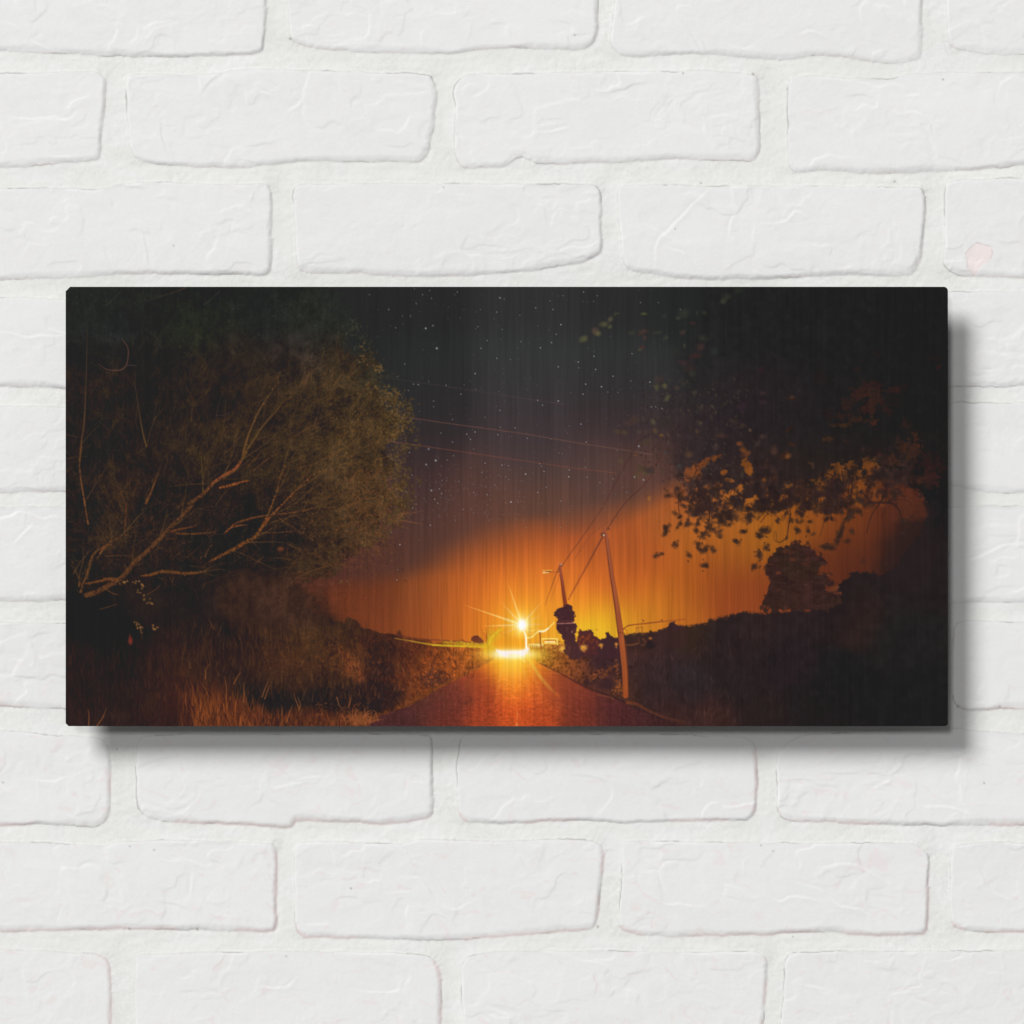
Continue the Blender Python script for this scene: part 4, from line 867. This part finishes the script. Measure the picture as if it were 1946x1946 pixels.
# light poured over the tarmac
for xs_, a_ in ((958, .35), (966, .35), (975, .4), (983, .35), (992, .3), (1003, .25)):
    stroke([(xs_ * .4 + 975 * .6, 1246), (xs_, 1262), (xs_ + (xs_ - 975) * .6, 1300), (xs_ + (xs_ - 975) * 1.1, 1345)], [5, 5, 4, 1], ['fff07a', 'e06a28'], a_, 2, 3)
stroke([(1001,1246),(1010,1260),(1022,1280),(1036,1298),(1050,1313),(1062,1323)], [4, 6, 5, 3], ['ffe850', 'b0542a'], .75, 3, 2.5)
stroke([(985,1246),(992,1252),(997,1258)], [2, 1], 'fff8a0', .8)
for k in range(700):
    x = R.normal(985, 32); y = R.uniform(1290, 1380)
    dab(x, y, R.uniform(1, 3.2), .8, 0, at_(IMG, x, y) * R.choice([.8, 1.2]), .35)
stroke([(983,1352),(983,1366)], 1.5, 'e89048', .6); stroke([(982,1375),(982,1380)], 2, 'e8a860', .7)

def blob(x, y, rx, ry, ang, c, a=.8, soft=.25, warp=.5):
    r_ = max(rx, ry) * 1.8 + 3
    x0 = max(int(x - OX - r_), 0); x1 = min(int(x - OX + r_) + 1, W); y0 = max(int(y - OY - r_), 0); y1 = min(int(y - OY + r_) + 1, H)
    if x1 <= x0 or y1 <= y0: return
    Xg = XX[y0:y1, x0:x1]; Yg = YY[y0:y1, x0:x1]; X = Xg - x; Y = Yg - y
    ca, sa = math.cos(ang), math.sin(ang)
    q = np.sqrt(((X * ca + Y * sa) / rx) ** 2 + ((-X * sa + Y * ca) / ry) ** 2)
    q = q + warp * (vnoise(Xg, Yg, 7, 6, 700) + .7 * vnoise(Xg, Yg, 3.4, 3, 701))
    m_ = (np.clip((1 + soft - q) / (2 * soft), 0, 1) * a)[..., None]
    s = IMG[y0:y1, x0:x1]
    IMG[y0:y1, x0:x1] = s * (1 - m_) + c * m_

# ---- overhanging leaves on the right -----------------------------------------
rl = [(1830,520),(1360,520),(1330,600),(1290,680),(1262,740),(1258,800),(1262,850),(1280,880),(1296,925),(1318,965),(1350,985),(1380,985),(1420,962),(1460,955),(1500,962),(1540,960),(1575,960),(1600,930),(1640,912),
      (1690,915),(1725,922),(1752,945),(1765,975),(1790,1010),(1830,1010)]
FO = field([(1400,600,'202020'),(1600,650,'1e1e1e'),(1760,620,'1d1d1d'),(1300,700,'272626'),(1300,800,'2e2628'),(1400,800,'292124'),(1500,800,'252022'),(1600,800,'221e1f'),(1750,800,'1d1d1d'),(1300,880,'33282a'),(1400,880,'2b2224'),
            (1450,920,'2b2122'),(1550,880,'1f1e1f'),(1650,860,'1e1d1d'),(1550,940,'2b2020'),(1650,930,'261e1e'),(1770,950,'1c1c1c')], 50)
FO = FO * (1.0 + .12 * fbm(XX, YY, 12, 420, 3))[..., None]
rmask = polymask(rl, 3, 12, 8, 20, 421) * sstep(1235, 1345, XX + 30 * vnoise(XX, YY, 40, 40, 423))
dens = sstep(-.12, .12, .95 * fbm(XX, YY, 17, 422, 3) + sstep(975, 890, YY - .02 * (1450 - XX).clip(0, 300)) * 1.25 - .30)
over(rmask * dens, FO, .95)
def leaf(x, y, s=5, c='33221f', a=.9, ang=None):
    ang = R.uniform(0, 3.14) if ang is None else ang
    cc = hx(c) * R.uniform(.85, 1.15)
    blob(x, y, s * 1.15, s * .7, ang, cc, a * .95, .75, .4)
    for q in range(2): blob(x + R.normal(0, s * .9), y + R.normal(0, s * .9), s * .45, s * .3, R.rand() * 3, cc, a * .7, .6, .3)
A_ = lambda u, v: (1200 + u * .1656, 860 + v * .1656)
C_ = lambda u, v: (1400 + u * .233, 940 + v * .233)
B_ = lambda u, v: (1480 + u * .176, 640 + v * .176)
# background showing through the leaves
for (u, v, rx, ry, an) in [(1330,150,9,14,-.4),(1360,215,7,6,0),(1065,225,6,5,0),(960,55,10,5,-.2),(1110,310,10,4,.2),(870,400,7,9,.6),(740,170,10,9,0),(770,250,6,9,0),(850,110,10,6,-.6),(1250,400,8,5,-.5),(1360,340,10,4,-.3),(1640,290,5,4,0),(1820,380,11,4,-.45),(980,375,9,5,0),
                       (1520,310,4,5,.4),(700,230,12,12,.3),(950,520,9,9,0),(1430,530,9,7,0),(1560,470,4,9,0),(1690,630,6,9,0),(1860,650,6,12,.1),(1110,620,8,6,0),(640,300,8,5,0)]:
    x, y = A_(u, v); c_ = at_(ORG, x, max(y, 935)) * (.72 + .28 * sstep(860, 940, y))
    blob(x, y, rx * .95, ry * .95, an, c_, .85)
for (u, v, rx, ry, c_) in [(870,610,13,11,'5a3624'),(1020,690,13,16,'5c3822'),(980,770,14,8,'5c3822'),(1010,500,16,5,'4a2e24'),(720,740,8,8,'4e3122'),(720,840,13,4,'54341f'),(830,900,10,4,'5a3822'),(1020,930,7,6,'6a3a24'),(690,955,13,3,'6a4424'),(520,1110,8,5,'6a4424'),(740,600,0.1,0.1,'222222'),
                         (1250,570,9,4,'4c2e28'),(1240,720,12,9,'3a2422'),(1180,800,7,8,'4a2e24'),(1370,940,8,7,'46302a'),(1360,530,8,5,'3c2a26'),(1350,1200,9,9,'6e3f20'),(1450,1230,10,22,'70401f'),(1470,1180,9,7,'6a3c20'),(1230,1340,8,7,'5c3424'),(1090,1270,8,5,'4a2c24'),(990,1265,6,5,'3a2626'),
                         (130,655,6,4,'4a3026'),(120,1000,7,3,'4a3020'),(140,1165,6,4,'5c3826'),(55,1290,6,6,'6a3e26'),(340,1370,5,3,'5a3a26'),(450,420,8,12,'3a2822'),(530,850,6,8,'3a2822'),(890,250,7,6,'3a2024'),(850,360,6,4,'40282a'),(1060,180,5,5,'3c1f24'),(1660,230,18,5,'341f22'),(1730,320,4,4,'4a2c24'),
                         (1640,1400,20,18,'38211f'),(1500,1560,12,6,'54301f'),(1640,1550,16,14,'3c2422'),(980,1380,12,9,'8a4c22'),(990,1440,12,8,'804620'),(780,1410,13,7,'7c4620'),(640,1460,11,12,'7c4620'),(560,1480,13,8,'7a4520'),(720,1510,8,10,'8a5020'),(850,1640,13,26,'9a5622'),(920,1560,15,11,'8a4e22'),(820,1760,12,12,'a05c22'),
                         (480,1600,12,12,'8a4e20'),(440,1650,12,12,'92541f'),(510,1720,14,11,'a46428'),(330,1740,11,9,'945420'),(120,1600,13,5,'96602c'),(240,1640,16,12,'573522'),(1080,1610,10,10,'6e3e24'),(1130,1740,12,10,'7c421f'),(1030,1720,8,10,'8a4a22'),(1230,1650,13,10,'6e3a24'),(1330,1700,22,14,'683622'),(1440,1760,18,12,'5c3024'),(540,1520,8,10,'8a4e20'),
                         (750,1700,5,22,'8a4c22'),(690,1680,5,9,'7c421f')]:
    x, y = B_(u, v)
    blob(x, y, rx * 1.05 + .3, ry * 1.05 + .3, R.normal(0, .2), hx(c_) * R.uniform(.82, 1.0) * (.72 if v < 1300 else 1), .72, .45, .75)
over(polymask([B_(1190,1600), B_(1330,1620), B_(1430,1670), B_(1530,1750), B_(1580,1830), B_(1580,1960), B_(1350,2000), B_(1150,1950), B_(1160,1750)], 3, 6, 3, 14, 430), '542c20', .7)
# dark leaf dabs: dense fringe then hanging ones
for k in range(1100):
    x = R.uniform(1285, 1740); lo = np.interp(x, [1290, 1330, 1370, 1420, 1480, 1540, 1600, 1650, 1740], [960, 990, 1000, 985, 985, 990, 985, 950, 930])
    y = lo - 14 - abs(R.normal(0, 38))
    if math.sin(x / 19.0) + math.sin(x / 7.3 + y / 11) + R.normal(0, .5) < -.1: continue
    if R.rand() < .35: y += R.uniform(0, 26)
    leaf(x, y, R.uniform(2.5, 6.5), ['30211f', '2a1f20', '3a2824'][R.randint(3)], R.uniform(.55, .9), R.normal(1.7, .7))
for (u, v, s) in [(390,870,6),(380,940,5),(420,850,6),(500,1050,6),(520,1075,4),(510,700,6),(560,740,4),(290,1180,6),(350,1165,5),(660,1170,6),(830,1290,7),(850,1300,6),(770,1050,7),(760,1085,5),(850,1110,7),(930,1110,7),(800,1130,6),(740,900,6),(690,690,10),(680,640,8),
                  (800,740,8),(650,820,8),(650,780,6),(1010,950,7),(1020,900,5),(900,870,9),(860,920,8),(940,890,6),(820,960,7),(1200,740,9),(1210,1030,6),(1190,1020,5),(1100,720,9),(1060,800,9),(1020,760,9),(980,720,7),(1290,910,5),(1330,730,7),(1340,780,6),(1440,650,9),(1480,660,7),(1520,890,8),
                  (1560,880,7),(1480,970,6),(1470,1170,7),(1465,1120,4),(1540,1090,6),(1420,1310,5),(1390,1325,4),(1680,780,5),(1650,670,6),(1620,690,5),(1720,620,6),(1780,980,4),(1900,880,6),(740,600,7),(600,610,6),(430,490,7),(540,480,9),(560,530,7),(710,510,8),(960,440,10),(1000,480,8),
                  (830,640,7),(960,610,7),(530,860,4),(560,810,5),(400,900,5)]:
    x, y = A_(u, v); leaf(x, y, s * .82, '38261f', .85)
for (u, v, s, an) in [(335,215,5,1.5),(525,220,6,-.7),(600,220,5,0),(580,290,6,1.5),(490,290,6,.6),(625,320,5,-.4),(815,140,6,1),(735,150,7,0),(920,180,8,-.8),(900,205,7,-.8),(980,130,9,.1),(950,150,7,-.5),(860,270,7,1.9),(845,310,8,1.9),(830,350,8,1.9),(815,385,7,1.9),(940,305,6,1.2),(900,380,6,0),
                      (740,430,8,.1),(775,432,7,0),(710,425,5,0),(220,290,9,-.1),(190,330,7,0),(240,430,6,-.5),(185,490,6,1.4),(150,590,7,-.3),(60,300,6,0),(10,385,6,0),(1380,230,10,0),(1360,210,7,0),(1350,310,5,0),(540,110,9,0),(590,90,9,0),(500,60,8,0),(440,210,6,-.6),(330,100,9,0),(180,120,9,0),
                      (100,190,8,1.5),(90,120,8,0),(1040,60,9,0),(1090,90,8,0),(390,75,7,1.2),(690,70,9,0),(740,80,9,0),(640,50,8,0),(1010,45,8,0),(1210,10,8,1.4),(1290,15,8,1.5),(1030,540,5,1.5),(1205,560,5,0),(1280,420,4,0)]:
    x, y = C_(u, v); leaf(x, y, s * .85, '33241f', .85 if v < 500 else .45, an)
for k in range(900):
    x = R.uniform(1215, 1420); y = R.uniform(720, 950)
    if y > 905 + (x - 1215) * .35: continue
    c_ = hx('2c2224') if R.rand() < .6 else hx('4c4030') * R.uniform(.8, 1.1)
    dab(x, y, R.uniform(1.5, 4), R.uniform(.9, 2), R.normal(1.2, .8), c_, R.uniform(.25, .6))
for k in range(26):
    x = R.uniform(1300, 1680); y = R.uniform(900, 935); L = R.uniform(25, 60); a = R.normal(1.75, .35)
    p_ = [(x + L * t * math.cos(a) + R.normal(0, 2), y + L * t * math.sin(a)) for t in (0, .35, .7, 1)]
    stroke(p_, [1.8, .7], '2e1e1c', .75)
    for q in range(7):
        i = R.randint(1, 4); leaf(p_[i][0] + R.normal(0, 4), p_[i][1] + R.normal(0, 4), R.uniform(2, 4), '33221f', .75, R.normal(1.6, .6))
# twigs
for pts, w in [([A_(890,500), A_(895,650), A_(890,800), A_(850,900), A_(780,1000)], [2.6, 2, 1.6]), ([A_(740,150), A_(740,220), A_(700,290), A_(590,300)], [2, 1]), ([A_(1200,350), A_(1330,320), A_(1480,290), A_(1600,260)], [2, 5]), ([A_(545,480), A_(540,640), A_(570,740)], [2, 1]),
               ([A_(1700,560), A_(1640,620), A_(1590,700)], [1.6, 1.4]), ([A_(1600,560), A_(1560,700), A_(1480,800)], [1.4, 1.4]), ([A_(1480,520), A_(1400,660)], 1.4), ([A_(1830,700), A_(1800,850), A_(1780,970), A_(1690,1030), A_(1640,1000), A_(1640,900)], [2, 1, .8]),
               ([B_(510,1470), B_(600,1510), B_(660,1560)], 2.4), ([B_(680,1450), B_(700,1560), B_(690,1700)], 3), ([B_(720,1380), B_(750,1490), B_(790,1600), B_(770,1818)], 2.6), ([B_(1020,1490), B_(900,1530), B_(830,1540)], 2), ([B_(1170,1650), B_(1130,1740), B_(1080,1810)], 2.6),
               ([B_(1180,1690), B_(1290,1700), B_(1370,1730)], 2), ([B_(300,1690), B_(400,1700), B_(530,1690)], 1.4), ([B_(400,1700), B_(390,1800)], 2), ([B_(960,530), B_(1120,580), B_(1290,600)], 3), ([C_(1080,65), C_(1170,65), C_(1270,72), C_(1320,120), C_(1345,190)], [5, 4, 2]),
               ([C_(1200,0), C_(1160,80), C_(1110,150), C_(1080,230), C_(1060,310)], [2.4, 1.4]), ([C_(920,0), C_(935,80), C_(900,170), C_(860,270), C_(820,380)], [2.6, 2]), ([C_(440,100), C_(430,210), C_(410,350)], [1.8, 1]), ([C_(410,350), C_(340,390), C_(320,300)], 1),
               ([C_(720,180), C_(700,270), C_(680,340)], 1), ([C_(1210,120), C_(1180,190)], 1), ([C_(1290,40), C_(1400,50), C_(1430,90)], 1.2)]:
    stroke(pts, w, '30201e', .8)
# soft lit leaves out of focus in the dark part
for (x, y, rx, ry, c_) in [(1108,645,8,7,'55543a'),(1131,630,9,9,'4c3c34'),(1136,634,6,5,'58533a'),(1148,616,9,6,'4e4a34'),(1158,621,5,4,'4a4c36'),(1160,607,6,5,'4c4838'),(1172,596,7,3,'3e402f'),(1224,596,6,3.5,'4c4e30'),(1200,633,8,4,'37392f'),(1222,632,13,4,'423029'),
     (1224,641,4,5,'4a3430'),(1221,660,6,4,'4a2c2c'),(1217,664,5,4,'44402f'),(1248,632,12,3,'34382e'),(1264,643,9,4,'363a30'),(1288,604,5,5,'34382e'),(1300,598,14,10,'2c2f28'),(1315,614,6,3,'43282a'),(1296,632,6,6,'3e302b'),(1374,571,7,6,'3a3d30'),(1380,565,14,7,'2b2d27'),(1402,553,10,6,'2b2e28'),
     (1325,594,2,6,'34372a'),(1340,595,4,5,'2e3126'),(1262,600,5,4,'30322f'),(1335,643,10,5,'2f3128'),(1301,657,4,4,'3a3c32'),(1283,665,9,9,'2c2f29'),(1334,660,10,9,'392a29'),(1322,675,16,7,'3a2827'),(1300,690,16,7,'38292a'),(1310,700,12,7,'352828'),(1318,710,10,8,'30302a'),(1358,668,8,8,'282c2b'),
     (1250,736,5,7,'4c4832'),(1263,734,5,6,'504a32'),(1248,720,12,8,'3a302c'),(1268,758,4,10,'4c4a36'),(1287,738,6,5,'3d352e'),(1320,746,5,5,'3e362e'),(1333,774,8,3,'3c332e'),(1242,800,5,7,'524a38'),(1244,818,4,6,'54402c'),(1257,827,5,3,'6a4a2a'),(1262,805,10,16,'332c2a'),(1228,840,8,6,'483a2e'),
     (1300,800,16,14,'33292a'),(1325,820,5,5,'443428'),(1337,785,10,10,'312727'),(1393,800,8,5,'3a2f27'),(1413,810,6,5,'3e3229'),(1426,817,4,3,'5a4430'),(1446,829,7,5,'443430'),(1440,843,12,3,'3e2f2a'),(1410,775,12,8,'30232a'),(1450,765,8,5,'322428'),(1450,747,5,5,'3a2a28'),(1446,705,7,8,'2e2024'),(1505,755,5,3,'4c3426'),
     (1367,830,12,6,'3e2c28'),(1360,850,10,5,'3c2e2c'),(1308,865,8,8,'4a3628'),(1289,885,5,5,'3c3a36'),(1265,861,4,3,'403c3a'),(1208,865,4,3,'6a4426'),(1226,899,4,4,'54502f'),(1470,855,9,8,'463028'),(1498,868,7,6,'6e4226'),(1405,844,8,5,'6e3e26'),(1412,854,8,6,'74421f'),(1418,862,10,6,'6e3e26'),
     (1190,805,9,6,'463634'),(1205,800,14,8,'45342f'),(1172,820,9,4,'4e3e30'),(1186,822,6,5,'544632'),(1216,821,5,4,'4e3e38'),(1180,876,5,7,'564234'),(1170,880,5,4,'4e3e34'),(1227,842,8,7,'44362c'),(1220,890,12,6,'4a3c2c'),(1212,903,9,5,'503e2c'),(1233,946,4,6,'8a5a28'),(1232,940,6,5,'6a4430'),(1235,896,9,8,'3c302e')]:
    for q in range(3):
        dab(x + R.normal(0, rx * .25), y + R.normal(0, ry * .25), rx * R.uniform(.5, .8), ry * R.uniform(.5, .8), R.normal(-.2, .5), hx(c_) * R.uniform(.92, 1.12), .55, .6)
for k in range(900):
    x = R.uniform(1240, 1795); y = R.uniform(560, 930)
    b_ = at_(IMG, x, y)
    if b_[0] > .3: continue
    dab(x, y, R.uniform(1.5, 5), R.uniform(1, 3), R.uniform(0, 3), b_ * R.uniform(.85, 1.22), .4)

# ---- grasses in the left foreground --------------------------------------------
def tuft(n, x0, x1, y0, y1, c, L0, L1, a0=.3, a1=.8, lean=0.0, dark=.3):
    for k in range(n):
        x = R.uniform(x0, x1); y = R.uniform(y0, y1); L = R.uniform(L0, L1); l = R.normal(lean, .28)
        c_ = hx(c) * R.uniform(.55, 1.15) * (R.uniform(.4, .6) if R.rand() < dark else 1)
        stroke([(x, y), (x + l * L * .35, y - L * .55), (x + l * L * 1.0, y - L)], [1.8, 1.2, .5], np.clip(c_, .1, 1), R.uniform(a0, a1), 2, .5)
tuft(900, 126, 400, 1250, 1390, '4a2c22', 14, 46, .15, .5, 0, .5)
tuft(1300, 330, 700, 1190, 1335, '684226', 8, 28, .15, .5, 0, .45)
tuft(500, 640, 900, 1240, 1345, '8e5430', 4, 14, .2, .6, .3, .45)
tuft(240, 260, 520, 1190, 1330, '523222', 10, 34, .2, .5)
tuft(260, 470, 680, 1200, 1310, '5c3c24', 8, 26, .15, .5)
tuft(200, 340, 470, 1335, 1392, '80441f', 20, 52, .4, .85)
tuft(520, 370, 500, 1350, 1392, '8a4824', 12, 40, .4, .85)
tuft(620, 470, 700, 1360, 1392, '7c4024', 8, 26, .4, .85)
for k in range(130):
    a = R.uniform(-2.2, -.1); L = R.uniform(10, 28); x = 682 + R.normal(0, 12); y = 1372 + R.normal(0, 5)
    stroke([(x, y), (x + L * .6 * math.cos(a), y + L * .7 * math.sin(a)), (x + L * math.cos(a), y + L * .9 * math.sin(a) + 2)], [1.6, .7], hx('9a5630') * R.uniform(.6, 1.1), .75, 2, .5)
for k in range(60):
    x = R.uniform(600, 700); y = R.uniform(1335, 1372); dab(x, y, 3, 1, R.uniform(-1.2, .2), hx('8a4e2c') * R.uniform(.6, 1), .5)
for pts in [[(568,1345),(562,1330),(558,1318)], [(568,1350),(571,1340),(566,1325)], [(498,1325),(505,1305),(512,1290)], [(503,1328),(508,1314),(514,1298)], [(662,1345),(666,1330),(668,1320)], [(444,1300),(452,1285),(457,1278)], [(536,1378),(536,1355),(535,1340)],
            [(545,1372),(550,1355),(556,1340)], [(430,1330),(430,1302),(427,1285)], [(463,1335),(464,1310),(463,1297)], [(390,1290),(392,1272),(398,1262)], [(168,1384),(169,1360),(167,1348)], [(184,1380),(196,1362),(202,1346)], [(640,1325),(644,1338),(650,1348)]]:
    stroke(pts, [1.8, .8], '9a5a30', .8)
for k in range(500):
    x = R.uniform(500, 680); y = R.uniform(1190, 1300); b_ = at_(IMG, x, y)
    dab(x, y, R.uniform(1.5, 5), .9, R.normal(0, .4), b_ * R.uniform(1.1, 1.5) * np.array([1.05, 1, .9]), .35)

# ---- brushed metal showing through the ink, held back in the blacks
lum = IMG.mean(2)
st = .7 * vnoise(XX, YY, 2.2, 70, 500) + .5 * vnoise(XX, YY, 4.5, 150, 501) + .3 * vnoise(XX, YY, 11, 400, 502)
IMG = IMG * (1 + st * (.062 + .018 * sstep(.1, .45, lum)) * (1 - .5 * sstep(.8, 1, lum)))[..., None]
IMG = np.maximum(IMG, np.array([.114, .114, .114]) + .006 * st[..., None])
IMG = np.clip(IMG, 0, 1)

# ------------------------------------------------------------------ panel geometry
F = (CAM - STAND) / CAM                      # so the sheet covers the same part of the view
def wx(px): return (px - 973) * K * F
def wz(py): return (973 - py) * K * F
X0, X1, Y0, Y1 = OX, OX + PW, OY, OY + PH

step = 1.2
nu = int(PW / step) + 1; nv = int(PH / step) + 1
us = np.linspace(0, PW, nu); vs = np.linspace(0, PH, nv)
U, V = np.meshgrid(us, vs)
ui = np.clip(U, 0, W - 2); vi = np.clip(V, 0, H - 2)
iu = ui.astype(int); iv = vi.astype(int); fu = (ui - iu)[..., None]; fv = (vi - iv)[..., None]
PC = ((IMG[iv, iu] * (1 - fu) + IMG[iv, iu + 1] * fu) * (1 - fv) + (IMG[iv + 1, iu] * (1 - fu) + IMG[iv + 1, iu + 1] * fu) * fv)
SPEC = 0.0060                                # light the satin coat adds, so the ink is that much darker
PC = np.clip(lin(PC) - SPEC, 0.0015, 1) * 0.985

def round_corner(u, v, inset=0.0):
    """push points of the corner squares onto the cut / rounded corners"""
    w_, h_ = PW - 0, PH - 0
    u = u.copy(); v = v.copy()
    r = 8.5                                   # clipped upper left corner
    s = u + v; m_ = s < r
    k = (r - s) / 2
    u = np.where(m_, u + k, u); v = np.where(m_, v + k, v)
    r = 5.5                                   # lower left
    s = u + (h_ - v); m_ = s < r; k = (r - s) / 2
    u = np.where(m_, u + k, u); v = np.where(m_, v - k, v)
    for (cu, cv, su, sv, r) in ((w_, 0, -1, 1, 8.0), (w_, h_, -1, -1, 6.0)):
        a = cu + su * r; b = cv + sv * r      # arc centre
        du = (u - a) * -su; dv = (v - b) * -sv
        q = np.hypot(du, dv); m_ = (du > 0) & (dv > 0) & (q > r)
        u = np.where(m_, a + (u - a) * r / np.maximum(q, 1e-6), u)
        v = np.where(m_, b + (v - b) * r / np.maximum(q, 1e-6), v)
    return u, v

root = bpy.data.objects.new('metal_print', None)
SC.collection.objects.link(root)
root.location = (wx((X0 + X1) / 2), 0, wz((Y0 + Y1) / 2))
tag(root, 'wide metal print of a dark country road under an orange night sky, on white brick', 'wall art')
RX, RZ = root.location.x, root.location.z

Uc, Vc = round_corner(U, V)
pic_me = grid_mesh('printed_picture', wx(Uc + OX) - RX, wz(Vc + OY) - RZ, np.full(U.shape, -STAND), PC, 'ink')
mp, t_, bs = nt('ink_on_brushed_aluminium')
at = t_.nodes.new('ShaderNodeAttribute'); at.attribute_name = 'ink'
t_.links.new(at.outputs['Color'], bs.inputs['Base Color'])
bs.inputs['Roughness'].default_value = 0.5
bs.inputs['Specular IOR Level'].default_value = 0.10
tc = t_.nodes.new('ShaderNodeTexCoord'); mp_ = t_.nodes.new('ShaderNodeMapping'); mp_.inputs['Scale'].default_value = (900, 1, 6)
nz = t_.nodes.new('ShaderNodeTexNoise'); nz.inputs['Scale'].default_value = 1.0; nz.inputs['Detail'].default_value = 2
t_.links.new(tc.outputs['Object'], mp_.inputs['Vector']); t_.links.new(mp_.outputs['Vector'], nz.inputs['Vector'])
mr = t_.nodes.new('ShaderNodeMapRange'); mr.inputs['To Min'].default_value = 0.44; mr.inputs['To Max'].default_value = 0.56
t_.links.new(nz.outputs['Fac'], mr.inputs['Value']); t_.links.new(mr.outputs['Result'], bs.inputs['Roughness'])
pic = link('printed_picture', pic_me, root, mp)

def plate(name, ins, y_front, y_back, mat, outline_pts):
    n = len(outline_pts)
    v = [(x - RX, -y_front, z - RZ) for x, z in outline_pts] + [(x - RX, -y_back, z - RZ) for x, z in outline_pts]
    f = [tuple(range(n)), tuple(range(2 * n - 1, n - 1, -1))]
    for i in range(n):
        j = (i + 1) % n
        f.append((i, i + n, j + n, j))
    me = bpy.data.meshes.new(name); me.from_pydata(v, [], f); me.update()
    return link(name, me, root, mat)

def outline_ring(grow=0.0):
    q = []
    q += [(X0 + 8.5, Y0), (X1 - 8, Y0)]
    q += [(X1 - 8 + 8 * math.sin(a), Y0 + 8 - 8 * math.cos(a)) for a in np.linspace(.2, math.pi / 2, 7)]
    q += [(X1, Y1 - 6)] + [(X1 - 6 + 6 * math.cos(a), Y1 - 6 + 6 * math.sin(a)) for a in np.linspace(.2, math.pi / 2, 7)]
    q += [(X0 + 5.5, Y1), (X0, Y1 - 5.5), (X0, Y0 + 8.5)]
    return [(wx(x), wz(y)) for x, y in q]

me_, t_, bs = nt('dark_sheet_edge')
bs.inputs['Base Color'].default_value = (0.02, 0.02, 0.02, 1); bs.inputs['Roughness'].default_value = 0.5
nz = t_.nodes.new('ShaderNodeTexNoise'); nz.inputs['Scale'].default_value = 300
mr = t_.nodes.new('ShaderNodeMapRange'); mr.inputs['To Min'].default_value = 0.4; mr.inputs['To Max'].default_value = 0.6
t_.links.new(nz.outputs['Fac'], mr.inputs['Value']); t_.links.new(mr.outputs['Result'], bs.inputs['Roughness'])
plate('metal_sheet', 0, STAND - 0.0002, STAND - 0.0030, me_, outline_ring())

mf, t_, bs = nt('black_mounting_foam')
bs.inputs['Base Color'].default_value = (0.03, 0.03, 0.03, 1); bs.inputs['Roughness'].default_value = 0.9
nz = t_.nodes.new('ShaderNodeTexNoise'); nz.inputs['Scale'].default_value = 400
bp = t_.nodes.new('ShaderNodeBump'); bp.inputs['Strength'].default_value = 0.2; bp.inputs['Distance'].default_value = 0.0005
t_.links.new(nz.outputs['Fac'], bp.inputs['Height']); t_.links.new(bp.outputs['Normal'], bs.inputs['Normal'])
fr = 150
plate('mounting_block', 0, STAND - 0.0032, 0.0012, mf,
      [(wx(X0 + fr), wz(Y0 + fr)), (wx(X1 - fr), wz(Y0 + fr)), (wx(X1 - fr), wz(Y1 - fr)), (wx(X0 + fr), wz(Y1 - fr))])
